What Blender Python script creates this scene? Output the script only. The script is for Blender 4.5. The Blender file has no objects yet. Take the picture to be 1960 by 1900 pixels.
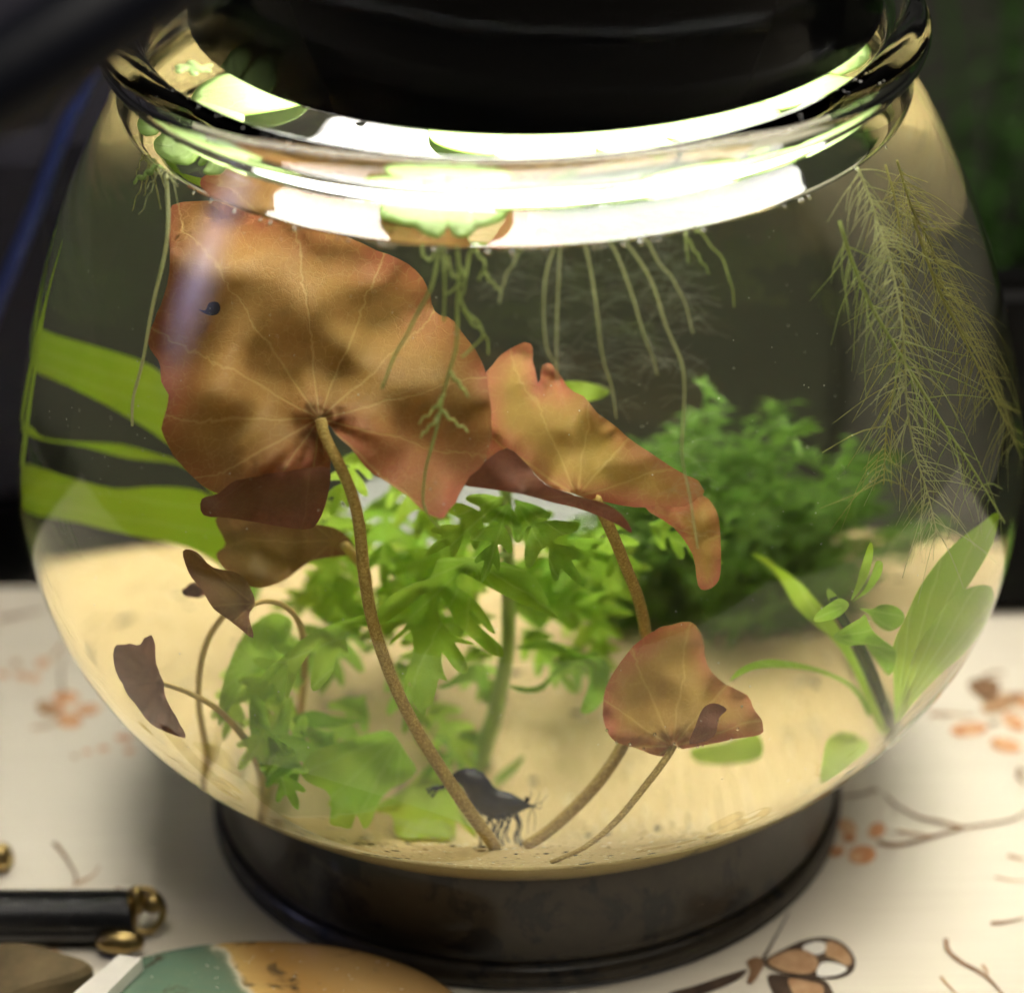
import bpy, bmesh, math, random
import numpy as np
from mathutils import Vector, geometry
random.seed(7); rng = np.random.default_rng(7)
S = bpy.context.scene
C = S.collection
R = math.radians

# ------------------------------------------------------------------ camera
F, D, ZC, PITCH, ROLL, CX = 6057.1, .55878, .38737, .5111, .0175, 999.1     # in units of a 1960 px wide picture
cd = bpy.data.cameras.new('camera'); cam = bpy.data.objects.new('camera', cd); C.objects.link(cam); S.camera = cam
cd.sensor_width = 36; cd.sensor_fit = 'HORIZONTAL'; cd.lens = F / 1960 * 36
cd.shift_x = -(CX - 980) / 1960
cd.clip_start = .01; cd.clip_end = 50
cam.location = (0, -D, ZC)
cam.rotation_mode = 'XYZ'
from mathutils import Matrix
cam.rotation_euler = (Matrix.Rotation(math.pi/2 - PITCH, 3, 'X') @ Matrix.Rotation(-ROLL, 3, 'Z')).to_euler()
cd.dof.use_dof = True; cd.dof.focus_distance = .578; cd.dof.aperture_fstop = 8.2

# ------------------------------------------------------------------ world, added fill light and window light
Wd = bpy.data.worlds.new('World'); S.world = Wd; Wd.use_nodes = True
bg = Wd.node_tree.nodes['Background']; bg.inputs[0].default_value = (.55, .6, .75, 1); bg.inputs[1].default_value = .012
def area(name, loc, target, size, power, col):
    l = bpy.data.lights.new(name, 'AREA'); l.shape = 'RECTANGLE'; l.size, l.size_y = size; l.energy = power; l.color = col
    o = bpy.data.objects.new(name, l); C.objects.link(o); o.location = loc
    o.rotation_euler = (Vector(target) - Vector(loc)).to_track_quat('-Z', 'Y').to_euler()
    return o
area('table_fill_light', (.20, -.30, 1.1), (0.02, -.05, 0), (.9, .7), 18, (1, .93, .81))  # soft fill light added to brighten the table, no visible lamp
win = area('window_light', (-1.0, -.10, .40), (0, 0, .1), (.34, .70), 1.6, (.60, .60, 1))
win.data.use_nodes = True; _nt = win.data.node_tree; _em = next(n for n in _nt.nodes if n.type == 'EMISSION')       # window light, falloff added to soften its reflection: brightest in the middle
_g = _nt.nodes.new('ShaderNodeTexGradient'); _g.gradient_type = 'QUADRATIC_SPHERE'; _tc = _nt.nodes.new('ShaderNodeTexCoord'); _mp = _nt.nodes.new('ShaderNodeMapping')
_mp.inputs['Location'].default_value = (-1, -1, 0); _mp.inputs['Scale'].default_value = (2, 2, 0); _nt.links.new(_tc.outputs['UV'], _mp.inputs[0]); _nt.links.new(_mp.outputs[0], _g.inputs[0])
_mu = _nt.nodes.new('ShaderNodeMath'); _mu.operation = 'MULTIPLY'; _mu.inputs[1].default_value = 3.; _nt.links.new(_g.outputs[1], _mu.inputs[0]); _nt.links.new(_mu.outputs[0], _em.inputs[1])
S.view_settings.view_transform = 'Standard'; S.view_settings.look = 'None'
S.view_settings.exposure = 0; S.view_settings.gamma = 1; S.view_settings.use_curve_mapping = False
cy = S.cycles
cy.max_bounces = 12; cy.transmission_bounces = 12; cy.glossy_bounces = 6; cy.diffuse_bounces = 2; cy.transparent_max_bounces = 8
cy.use_adaptive_sampling = True; cy.adaptive_threshold = .14; cy.adaptive_min_samples = 56; cy.volume_bounces = 1; cy.volume_step_rate = 4
cy.caustics_reflective = False; cy.caustics_refractive = True; cy.blur_glossy = .3
cy.sample_clamp_indirect = 12; cy.use_denoising = True
LAMP_STRENGTH = 21

# ------------------------------------------------------------------ helpers
def link(name, me, mat=None, parent=None, smooth=True):
    o = bpy.data.objects.new(name, me); C.objects.link(o)
    if mat: 
        for m in (mat if isinstance(mat, (list, tuple)) else [mat]): me.materials.append(m)
    if parent: o.parent = parent
    if smooth: me.polygons.foreach_set('use_smooth', [True] * len(me.polygons))
    return o
def mesh(name, v, f):
    me = bpy.data.meshes.new(name); me.from_pydata([tuple(map(float, p)) for p in v], [], f); me.update(); return me
def thing(name, label, cat, loc=(0, 0, 0), group=None):
    o = bpy.data.objects.new(name, None); C.objects.link(o); o.location = loc; o.empty_display_size = .01
    return tag(o, label, cat, group)
def tag(o, label, cat=None, group=None, kind=None):
    o['label'] = label
    if cat: o['category'] = cat
    if group: o['group'] = group
    if kind: o['kind'] = kind
    return o
def lathe_data(prof, n=128, closed=False):
    v = []; f = []; rows = []
    for r, z in prof:
        if r < 1e-6: rows.append([len(v)]); v.append((0, 0, z))
        else:
            rows.append(list(range(len(v), len(v) + n)))
            v += [(r * math.cos(2 * math.pi * k / n), r * math.sin(2 * math.pi * k / n), z) for k in range(n)]
    for a, b in zip(rows, rows[1:]):
        for k in range(n):
            k2 = (k + 1) % n
            if len(a) == 1: f.append((a[0], b[k2], b[k]))
            elif len(b) == 1: f.append((a[k], a[k2], b[0]))
            else: f.append((a[k], a[k2], b[k2], b[k]))
    return v, f
def lathe(name, prof, mat, parent=None, n=128):
    v, f = lathe_data(prof, n); return link(name, mesh(name, v, f), mat, parent)
def catmull(P, n):
    P = np.asarray(P, float); 
    if len(P) == 2: return P[0] + (P[1] - P[0]) * np.linspace(0, 1, n)[:, None]
    T = np.linspace(0, len(P) - 1, n); i = np.minimum(T.astype(int), len(P) - 2); s = (T - i)[:, None]
    Q = np.vstack([2 * P[0] - P[1], P, 2 * P[-1] - P[-2]])
    a, b, c, d = Q[i], Q[i + 1], Q[i + 2], Q[i + 3]
    return .5 * (2 * b + (c - a) * s + (2 * a - 5 * b + 4 * c - d) * s ** 2 + (3 * b - a - 3 * c + d) * s ** 3)
def tube_data(P, rad, seg=8, flat=1.0):
    P = np.asarray(P, float); n = len(P); rad = np.broadcast_to(np.asarray(rad, float), (n,))
    T = np.gradient(P, axis=0); T /= np.linalg.norm(T, axis=1)[:, None] + 1e-12
    ref = np.array([0, 0, 1.]) if abs(T[0][2]) < .9 else np.array([1., 0, 0])
    v = []; f = []
    N = np.cross(T[0], ref); N /= np.linalg.norm(N)
    for k in range(n):
        N = N - T[k] * N.dot(T[k]); N /= np.linalg.norm(N) + 1e-12; B = np.cross(T[k], N)
        for j in range(seg):
            a = 2 * math.pi * j / seg; v.append(P[k] + rad[k] * (math.cos(a) * N + flat * math.sin(a) * B))
    for k in range(n - 1):
        for j in range(seg):
            f.append((k * seg + j, k * seg + (j + 1) % seg, (k + 1) * seg + (j + 1) % seg, (k + 1) * seg + j))
    f.append(tuple(range(seg))[::-1]); f.append(tuple(range((n - 1) * seg, n * seg)))
    return v, f
class MB:
    def __init__(s): s.v = []; s.f = []
    def add(s, v, f):
        o = len(s.v); s.v += list(v); s.f += [tuple(i + o for i in q) for q in f]; return s
    def tube(s, P, r, seg=6, flat=1.): return s.add(*tube_data(P, r, seg, flat))
    def ball(s, c, r, n=8, sc=(1, 1, 1)):
        v, f = lathe_data([(r * math.sin(math.pi * k / n), -r * math.cos(math.pi * k / n)) for k in range(n + 1)], n * 2)
        return s.add([(c[0] + p[0] * sc[0], c[1] + p[1] * sc[1], c[2] + p[2] * sc[2]) for p in v], f)
    def build(s, name, mat, parent=None, smooth=True): return link(name, mesh(name, s.v, s.f), mat, parent, smooth)

# ------------------------------------------------------------------ materials
def mat(name):
    m = bpy.data.materials.new(name); m.use_nodes = True; nt = m.node_tree
    for n in list(nt.nodes): nt.nodes.remove(n)
    out = nt.nodes.new('ShaderNodeOutputMaterial')
    return m, nt, out
def N(nt, t, **k):
    n = nt.nodes.new('ShaderNode' + t)
    for a, b in k.items():
        if a.startswith('i_'): n.inputs[a[2:].replace('_', ' ')].default_value = b
        elif a.startswith('n'): n.inputs[int(a[1:])].default_value = b
        else: setattr(n, a, b)
    return n
def ramp(nt, fac, stops, interp='LINEAR'):
    n = nt.nodes.new('ShaderNodeValToRGB'); n.color_ramp.interpolation = interp; el = n.color_ramp.elements
    while len(el) < len(stops): el.new(.5)
    for e, (p, c) in zip(el, stops): e.position = p; e.color = (*c, 1) if len(c) == 3 else c
    nt.links.new(fac, n.inputs[0]); return n.outputs[0]
def mix(nt, fac, a, b, blend='MIX'):
    n = nt.nodes.new('ShaderNodeMix'); n.data_type = 'RGBA'; n.blend_type = blend
    for s, x in ((0, fac), (6, a), (7, b)):
        if hasattr(x, 'links'): nt.links.new(x, n.inputs[s])
        elif s == 0: n.inputs[0].default_value = x
        else: n.inputs[s].default_value = (*x, 1)
    return n.outputs[2]
def math_(nt, op, a, b=None, c=None, clamp=False):
    n = nt.nodes.new('ShaderNodeMath'); n.operation = op; n.use_clamp = clamp
    for k, x in enumerate((a, b, c)):
        if x is None: continue
        if hasattr(x, 'links'): nt.links.new(x, n.inputs[k])
        else: n.inputs[k].default_value = x
    return n.outputs[0]
def noise(nt, scale, detail=4, rough=.55, coord=None, dist=0):
    n = N(nt, 'TexNoise'); n.inputs['Scale'].default_value = scale; n.inputs['Detail'].default_value = detail
    n.inputs['Roughness'].default_value = rough; n.inputs['Distortion'].default_value = dist
    if coord is not None: nt.links.new(coord, n.inputs['Vector'])
    return n.outputs[0]
def objco(nt): return N(nt, 'TexCoord').outputs['Object']
def bump(nt, h, strength=.3, dist=.001):
    n = N(nt, 'Bump'); n.inputs['Strength'].default_value = strength; n.inputs['Distance'].default_value = dist
    nt.links.new(h, n.inputs['Height']); return n.outputs[0]
def plain(name, col, rough=.5, metal=0, spec=.5, var=.15, scale=200, coat=0, bmp=.15):
    m, nt, out = mat(name); p = N(nt, 'BsdfPrincipled')
    co = objco(nt); nz = noise(nt, scale, 4, .6, co)
    nt.links.new(mix(nt, nz, [c * (1 - var) for c in col], [min(1, c * (1 + var)) for c in col]), p.inputs['Base Color'])
    p.inputs['Roughness'].default_value = rough; p.inputs['Metallic'].default_value = metal
    p.inputs['Specular IOR Level'].default_value = spec; p.inputs['Coat Weight'].default_value = coat
    if bmp: nt.links.new(bump(nt, nz, bmp, .0005), p.inputs['Normal'])
    nt.links.new(p.outputs[0], out.inputs[0]); return m
def glass(name, ior, col, rough=0):
    m, nt, out = mat(name); g = N(nt, 'BsdfGlass'); g.inputs['Color'].default_value = (*col, 1)
    g.inputs['IOR'].default_value = ior; g.inputs['Roughness'].default_value = rough
    nt.links.new(g.outputs[0], out.inputs[0]); return m
M = {}
M['glass'] = glass('clear_glass', 1.5, (.985, .992, .985))
M['wet'] = glass('water_against_glass', 1.333 / 1.5, (.978, .985, .935))
M['water'] = glass('water_surface', 1.333, (.995, .995, .985))

def leaf_mat(name, base, edge, vein, spot, trans=.5, nveins=11, rough=.45, net=.5, olive=None, spots=.7, vw=26., low=None):
    """base -> edge colour by distance from the margin; radial veins about the petiole; blotches"""
    m, nt, out = mat(name)
    uv = N(nt, 'UVMap'); uv.uv_map = 'UVMap'; sep = N(nt, 'SeparateXYZ'); nt.links.new(uv.outputs[0], sep.inputs[0])
    at = N(nt, 'Attribute'); at.attribute_name = 'edge'
    x, y = sep.outputs[0], sep.outputs[1]
    co = N(nt, 'TexCoord').outputs['UV']
    n1 = noise(nt, 1.1, 5, .6, co, .6); n2 = noise(nt, 9, 5, .65, co); n3 = noise(nt, 40, 3, .6, co)
    e = math_(nt, 'ADD', at.outputs['Fac'], math_(nt, 'MULTIPLY', math_(nt, 'SUBTRACT', n1, .5), .9))
    col = mix(nt, math_(nt, 'SMOOTHSTEP', e, .0, .8) if False else math_(nt, 'MULTIPLY', e, 1.25, clamp=True), edge, base)
    col = mix(nt, math_(nt, 'MULTIPLY', math_(nt, 'SUBTRACT', n2, .45), 1.6 * spots, clamp=True), col, spot)
    if low: col = mix(nt, math_(nt, 'MULTIPLY', math_(nt, 'ADD', math_(nt, 'ADD', y, math_(nt, 'MULTIPLY', x, .35)), math_(nt, 'MULTIPLY', math_(nt, 'SUBTRACT', n1, .6), 1.5)), .42, clamp=True), col, low)
    n0 = noise(nt, .55, 3, .5, co, .3)
    col = mix(nt, math_(nt, 'MULTIPLY', math_(nt, 'SUBTRACT', n0, .42), 3.2, clamp=True), col, olive or base)
    r = math_(nt, 'SQRT', math_(nt, 'ADD', math_(nt, 'MULTIPLY', x, x), math_(nt, 'MULTIPLY', y, y)))
    a = math_(nt, 'ARCTAN2', y, x)
    w = math_(nt, 'ADD', math_(nt, 'MULTIPLY', a, nveins / (2 * math.pi)), math_(nt, 'MULTIPLY', math_(nt, 'SUBTRACT', n1, .5), .5))
    fr = math_(nt, 'ABSOLUTE', math_(nt, 'SUBTRACT', math_(nt, 'FRACT', w), .5))
    dist = math_(nt, 'MULTIPLY', fr, math_(nt, 'MULTIPLY', r, 2 * math.pi / nveins))
    vm = math_(nt, 'SUBTRACT', 1., math_(nt, 'MULTIPLY', dist, vw), clamp=True)
    vo = N(nt, 'TexVoronoi'); vo.feature = 'DISTANCE_TO_EDGE'; vo.inputs['Scale'].default_value = 4.5
    wob = N(nt, 'VectorMath'); wob.operation = 'ADD'; nt.links.new(co, wob.inputs[0])
    sc = N(nt, 'VectorMath'); sc.operation = 'SCALE'; sc.inputs['Scale'].default_value = .16
    nc = N(nt, 'TexNoise'); nc.inputs['Scale'].default_value = 5; nt.links.new(co, nc.inputs['Vector']); nt.links.new(nc.outputs[1], sc.inputs[0]); nt.links.new(sc.outputs[0], wob.inputs[1])
    nt.links.new(wob.outputs[0], vo.inputs['Vector'])
    vn = math_(nt, 'MULTIPLY', math_(nt, 'SUBTRACT', 1., math_(nt, 'MULTIPLY', vo.outputs[0], 22.), clamp=True), net)
    v = math_(nt, 'MULTIPLY', math_(nt, 'MAXIMUM', vm, vn), .62)
    col = mix(nt, v, col, vein)
    col = mix(nt, math_(nt, 'MULTIPLY', math_(nt, 'SUBTRACT', n3, .62), 4, clamp=True), col, [c * .45 for c in spot])
    p = N(nt, 'BsdfPrincipled'); p.inputs['Roughness'].default_value = rough; p.inputs['Specular IOR Level'].default_value = .15
    t = N(nt, 'BsdfTranslucent'); ms = N(nt, 'MixShader'); ms.inputs[0].default_value = trans
    nt.links.new(col, p.inputs['Base Color'])
    nt.links.new(mix(nt, .35, col, [min(1, c * 1.25) for c in base]), t.inputs[0])
    b = bump(nt, math_(nt, 'ADD', math_(nt, 'MULTIPLY', v, .7), math_(nt, 'ADD', n2, math_(nt, 'MULTIPLY', n3, .5))), .28, .0006)
    nt.links.new(b, p.inputs['Normal']); nt.links.new(b, t.inputs['Normal'])
    nt.links.new(p.outputs[0], ms.inputs[1]); nt.links.new(t.outputs[0], ms.inputs[2]); nt.links.new(ms.outputs[0], out.inputs[0])
    return m
M['lily'] = leaf_mat('red_lily_leaf', (.39, .215, .068), (.34, .095, .05), (.56, .39, .15), (.28, .13, .045), .5, 13, olive=(.29, .17, .05), low=(.54, .18, .115))
M['lily_pink'] = leaf_mat('pink_lily_leaf', (.46, .28, .085), (.56, .16, .125), (.62, .45, .17), (.40, .18, .085), .52, 11, olive=(.40, .27, .07))
M['lily_brown'] = leaf_mat('brown_lily_leaf', (.30, .18, .06), (.24, .10, .05), (.40, .26, .10), (.22, .11, .045), .45, 9, olive=(.24, .17, .05))
M['lily_dusk'] = leaf_mat('dusky_lily_leaf', (.30, .15, .09), (.26, .11, .08), (.2, .08, .05), (.22, .10, .07), .4, 3)
M['lily_under'] = leaf_mat('maroon_leaf_underside', (.15, .062, .034), (.22, .08, .05), (.22, .11, .055), (.10, .035, .022), .35, 9, spots=1.2)
M['wist'] = leaf_mat('wisteria_leaf', (.27, .48, .045), (.31, .52, .055), (.44, .61, .15), (.21, .40, .03), .58, 17, net=.3, olive=(.42, .58, .06), vw=30.)
M['wist_dark'] = leaf_mat('deep_green_wisteria_leaf', (.21, .42, .04), (.25, .46, .05), (.36, .55, .12), (.16, .34, .03), .52, 15, net=.3, olive=(.26, .38, .05), vw=30.)
M['blade'] = leaf_mat('blade_leaf', (.50, .74, .05), (.46, .72, .045), (.60, .78, .14), (.42, .64, .035), .6, 190, net=.05, olive=(.54, .70, .06), vw=16.)
M['pale'] = leaf_mat('pale_wisteria_leaf', (.43, .64, .07), (.45, .66, .08), (.55, .72, .2), (.36, .56, .05), .6, 13, net=.2, olive=(.46, .58, .09))
M['crypt'] = leaf_mat('broad_leaf', (.40, .61, .06), (.36, .60, .045), (.54, .70, .16), (.32, .52, .035), .58, 46, net=.25, olive=(.52, .63, .07), vw=22.)
M['frog'] = leaf_mat('floating_leaf', (.56, .74, .30), (.52, .74, .22), (.64, .80, .38), (.52, .70, .24), .4, 9, net=.2)

# ------------------------------------------------------------------ bowl shape and the way water bends a sight line
TS = np.array([0, .12, .25, .4, .55, .7, .85, 1.0]); RS = np.array([.0449, .0747, .0919, .0994, .0986, .0933, .0848, .0722])
Z0, Z1 = .0146, .1694; TH = .003; ZW = .1630; ZS = .0352
def _natural(x, y):
    n = len(x); h = np.diff(x); A = np.eye(n); b = np.zeros(n)
    for i in range(1, n - 1): A[i, i-1:i+2] = h[i-1], 2 * (h[i-1] + h[i]), h[i]; b[i] = 6 * ((y[i+1] - y[i]) / h[i] - (y[i] - y[i-1]) / h[i-1])
    A[0, :2] = 1, -.8; A[-1, -2:] = -.8, 1
    m = np.linalg.solve(A, b)
    def f(t):
        i = np.clip(np.searchsorted(x, t) - 1, 0, n - 2); a = x[i + 1] - t; c = t - x[i]; H = h[i]
        return m[i] * a**3 / (6*H) + m[i+1] * c**3 / (6*H) + (y[i] / H - m[i] * H / 6) * a + (y[i+1] / H - m[i+1] * H / 6) * c
    return f
spl = _natural(TS, RS)
def profile(n):
    z = np.concatenate([[.0118, .0120, .0126, .0134], Z0 + (Z1 - Z0) * np.linspace(0, 1, n)]); r = np.concatenate([[0, .020, .033, .040], spl(np.linspace(0, 1, n))])
    t = np.stack([np.gradient(r), np.gradient(z)], 1); t /= np.linalg.norm(t, axis=1)[:, None]
    return r, z, np.maximum(r - TH * t[:, 1], 0), z + TH * t[:, 0]
PR, PZ, IR, IZ = profile(900)
lPR, lPZ, lIR, lIZ = profile(120)
def sandz(x, y):
    s = np.clip((-np.asarray(y) - .000) / .060, 0, 1); s = s * s * (3 - 2 * s)
    e = np.clip((np.abs(np.asarray(x)) - .010) / .040, 0, 1) * np.clip((np.asarray(y) + .03) / .06, 0, 1)
    return ZS + .0078 * s + .0046 * e * e * (3 - 2 * e) + .0005 * np.sin(np.asarray(x) * 120 + 2) * np.sin(np.asarray(y) * 95 + 1) + .0002 * np.sin(np.asarray(x) * 410) * np.sin(np.asarray(y) * 370 + np.asarray(x) * 200)
def sight(u, v):
    x = (np.asarray(u, float) - CX) / F; y = (950 - np.asarray(v, float)) / F; c, s = math.cos(ROLL), math.sin(ROLL)
    x, y = x * c + y * s, -x * s + y * c; cp, sp = math.cos(PITCH), math.sin(PITCH)
    d = np.stack([x, cp + y * sp, -sp + y * cp], -1)
    return np.array([0, -D, ZC]) + 0 * d, d / np.linalg.norm(d, axis=-1, keepdims=True)
def _g(P, r, z): return np.hypot(P[..., 0], P[..., 1]) - np.interp(P[..., 2], z, r, left=-.01, right=r[-1])
def _hit(o, d, r, z, t0, t1, sg, n=220):
    ts = np.linspace(t0, t1, n); G = sg * _g(o[..., None, :] + d[..., None, :] * ts[:, None], r, z)
    m = (G[..., :-1] > 0) & (G[..., 1:] <= 0); i = m.argmax(-1); lo = ts[i]; hi = ts[i + 1]
    for _ in range(18):
        mid = (lo + hi) / 2; gm = sg * _g(o + d * mid[..., None], r, z); lo = np.where(gm > 0, mid, lo); hi = np.where(gm > 0, hi, mid)
    return o + d * hi[..., None], np.where(m.any(-1), hi, t1)
def _nrm(P, r, z):
    q = np.hypot(P[..., 0], P[..., 1]); dr = (np.interp(P[..., 2] + 4e-4, z, r) - np.interp(P[..., 2] - 4e-4, z, r)) / 8e-4
    n = np.stack([P[..., 0] / q, P[..., 1] / q, -dr], -1); return n / np.linalg.norm(n, axis=-1, keepdims=True)
def _ref(d, n, eta):
    c = -(d * n).sum(-1); return eta * d + (eta * c - np.sqrt(np.maximum(1 - eta**2 * (1 - c**2), 0)))[..., None] * n
def inwater(u, v):
    o, d = sight(u, v); P, _ = _hit(o, d, PR, PZ, .4, .75, 1); d1 = _ref(d, _nrm(P, PR, PZ), 1 / 1.5)
    Q, _ = _hit(P + d1 * 1e-5, d1, IR, IZ, 0, .06, 1); d2 = _ref(d1, _nrm(Q, IR, IZ), 1.5 / 1.333)
    E, te = _hit(Q + d2 * 3e-4, d2, IR, IZ, 0, .25, -1)
    return Q, d2, te
def at(u, v, Y):
    """the point at depth Y seen through the wet glass at picture place (u, v), kept inside the water and above the sand"""
    u = np.atleast_1d(np.asarray(u, float)); v = np.atleast_1d(np.asarray(v, float))
    Q, d, te = inwater(u, v); t = (np.asarray(Y) - Q[:, 1]) / d[:, 1]
    tt = np.linspace(0, .2, 240); X = Q[:, None] + d[:, None] * tt[None, :, None]; b = X[..., 2] < sandz(X[..., 0], X[..., 1]) + .0004
    ts = np.where(b.any(1), tt[b.argmax(1)], 9)
    t = np.minimum(np.maximum(t, .0015), np.minimum(te - .002, np.maximum(ts, .0015)))
    P = Q + d * t[:, None]; P[:, 2] = np.minimum(P[:, 2], ZW - .0015); return P
def on(u, v, z):
    """the point of level z seen straight (no water in between)"""
    o, d = sight(np.atleast_1d(u), np.atleast_1d(v)); t = (z - o[:, 2]) / d[:, 2]; return o + d * t[:, None]
def crop(o, s):
    return lambda L: [(o[0] + a[0] * s, o[1] + a[1] * s, *a[2:]) for a in L]
cA = crop((510, 1019), .3449); cB = crop((619, 437), .3715); cR = crop((1238, 437), .3685); cP = crop((1383, 946), .3066); cS = crop((510, 1456), .3343)

def idw(ctrl):
    c = np.asarray(ctrl, float)
    def f(u, v):
        d2 = (np.asarray(u)[..., None] - c[:, 0])**2 + (np.asarray(v)[..., None] - c[:, 1])**2 + 400
        w = 1 / d2**1.3; return (w * c[:, 2]).sum(-1) / w.sum(-1)
    return f
def closed(P, k):
    P = np.asarray(P, float); n = len(P); out = []
    for i in range(n):
        a, b, c, d = P[i - 1], P[i], P[(i + 1) % n], P[(i + 2) % n]
        for j in range(k):
            s = j / k; out.append(.5 * (2*b + (c-a)*s + (2*a-5*b+4*c-d)*s*s + (3*b-a-3*c+d)*s**3))
    return np.array(out)
def sheet2d(outl, step):
    """triangulate the inside of an outline with a jittered grid"""
    O = np.asarray(outl); lo, hi = O.min(0), O.max(0)
    gx, gy = np.meshgrid(np.arange(lo[0], hi[0], step), np.arange(lo[1], hi[1], step)); G = np.stack([gx.ravel(), gy.ravel()], 1)
    G += (rng.random(G.shape) - .5) * step * .4
    A, B = O, np.roll(O, -1, 0)
    cr = ((A[:, 1] > G[:, None, 1]) != (B[:, 1] > G[:, None, 1])) & (G[:, None, 0] < (B[:, 0] - A[:, 0]) * (G[:, None, 1] - A[:, 1]) / (B[:, 1] - A[:, 1] + 1e-12) + A[:, 0])
    ins = cr.sum(1) % 2 == 1
    AB = B - A; t = np.clip(((G[:, None] - A) * AB).sum(-1) / ((AB**2).sum(-1) + 1e-12), 0, 1)
    dd = np.hypot(*np.moveaxis(G[:, None] - (A + AB * t[..., None]), -1, 0)).min(1)
    G = G[ins & (dd > step * .4)]
    pts = [Vector(p) for p in O] + [Vector(p) for p in G]
    r = geometry.delaunay_2d_cdt(pts, [(i, (i + 1) % len(O)) for i in range(len(O))], [], 1, 1e-4)
    V = np.array([tuple(p) for p in r[0]]); fs = [tuple(f) for f in r[2]]
    t = np.clip(((V[:, None] - A) * AB).sum(-1) / ((AB**2).sum(-1) + 1e-12), 0, 1)
    ed = np.hypot(*np.moveaxis(V[:, None] - (A + AB * t[..., None]), -1, 0)).min(1)
    return V, fs, ed
def finish_leaf(name, P, fs, uv, edge, m, parent):
    me = mesh(name, P, fs)
    a = me.attributes.new('edge', 'FLOAT', 'POINT'); a.data.foreach_set('value', np.asarray(edge, float))
    L = me.uv_layers.new(name='UVMap'); idx = np.array([l.vertex_index for l in me.loops])
    L.data.foreach_set('uv', np.asarray(uv, float)[idx].ravel())
    return link(name, me, m, parent)
def leaf(name, outl, ctrl, m, parent, centre=None, step=14, smooth=3, edgew=70, ripple=.0012, seed=0, rim=0, unit=100., rag=0., ruffle=0.):
    O = closed([p[:2] for p in outl], smooth)
    if rag:
        T = np.roll(O, -1, 0) - np.roll(O, 1, 0); T /= np.linalg.norm(T, axis=1)[:, None] + 1e-9; q = rng.normal(size=len(O)); q = (q + np.roll(q, 1) * .6) * rag * .6
        O = O + np.stack([-T[:, 1], T[:, 0]], 1) * q[:, None]
    V, fs, ed = sheet2d(O, step)
    c = np.array(centre if centre else O.mean(0)); f = idw(ctrl); s = seed * 1.7
    Y = f(V[:, 0], V[:, 1]) + ripple * (np.sin(V[:, 0] / 43 + s) * np.cos(V[:, 1] / 37 + 2 * s) + .16 * np.sin(V[:, 0] / 17 + V[:, 1] / 23 + s))
    th = np.arctan2(V[:, 1] - c[1], V[:, 0] - c[0]); Y = Y + rim * np.exp(-ed / 14) + ruffle * np.exp(-ed / 30) * np.sin(th * 11 + 3 * np.sin(th * 3 + s))
    P = at(V[:, 0], V[:, 1], Y)
    return finish_leaf(name, P, fs, (V - c) / unit, np.minimum(ed / edgew, 1), m, parent)
def stem(name, pts, r, m, parent, n=40, seg=10):
    P = catmull(pts, n); return MB().tube(at(P[:, 0], P[:, 1], P[:, 2]), np.linspace(r[0], r[1], n) if isinstance(r, tuple) else r, seg).build(name, m, parent)

# ------------------------------------------------------------------ table
def table_mat():
    m, nt, out = mat('pale_printed_cloth'); p = N(nt, 'BsdfPrincipled'); co = objco(nt)
    mp = N(nt, 'Mapping'); mp.inputs['Scale'].default_value = (18, 700, 1); mp.inputs['Rotation'].default_value = (0, 0, R(2)); nt.links.new(co, mp.inputs[0])
    n = noise(nt, 1, 4, .6, mp.outputs[0]); n2 = noise(nt, 9, 3, .5, co)
    c = mix(nt, n, (.62, .56, .46), (.78, .73, .62)); c = mix(nt, math_(nt, 'MULTIPLY', n2, .35), c, (.66, .58, .46))
    nt.links.new(c, p.inputs['Base Color']); p.inputs['Roughness'].default_value = .42; p.inputs['Specular IOR Level'].default_value = .35
    nt.links.new(bump(nt, n, .12, .0004), p.inputs['Normal']); nt.links.new(p.outputs[0], out.inputs[0]); return m
bm = bmesh.new(); bmesh.ops.create_cube(bm, size=1)
for v in bm.verts: v.co = Vector((v.co.x * .9, v.co.y * .50 - .155, v.co.z * .02 - .01))
bmesh.ops.bevel(bm, geom=bm.edges[:], offset=.003, segments=2, affect='EDGES')
me = bpy.data.meshes.new('table'); bm.to_mesh(me); bm.free()
table = tag(link('table', me, table_mat(), smooth=False), 'cream tabletop printed with brown twigs, blossoms and a butterfly', kind='structure')

# ------------------------------------------------------------------ bowl, water, sand
lip = [(.0722, .1694), (.0723, .1703), (.0730, .1712), (.0745, .1720), (.0760, .1728), (.0771, .1740), (.0776, .1754), (.0774, .1768), (.0765, .1781), (.0750, .1789), (.0733, .1792), (.0716, .1789), (.0701, .1781), (.0691, .1769), (.0687, .1755), (.0686, .1742), (.0687, .1725), (.0689, .1708), (.0693, .1694)]
lp = catmull(lip, 60)
inner = [(r, z) for r, z in zip(lIR[::-1], lIZ[::-1]) if z < .1690]
k = next(i for i, (r, z) in enumerate(inner) if z <= ZW)
rw = float(np.interp(ZW, IZ[4:], IR[4:]))
bowl = thing('fish_bowl', 'round clear glass bowl with thick rolled rim, filled with water and plants', 'bowl', (0, 0, 0))
NB = 192
lathe('glass_wall', list(zip(lPR, lPZ)), M['glass'], bowl, NB)
lathe('rim', [tuple(p) for p in lp], M['glass'], bowl, NB)
lathe('inner_neck', [tuple(lp[-1])] + inner[:k] + [(rw, ZW)], M['glass'], bowl, NB)
wall = [(r, z) for r, z in zip(lIR, lIZ) if z < ZW - 1e-5]; wall[0] = (0, wall[0][1])
wp = wall + [(rw, ZW)]
nw = len(wp)
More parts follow.
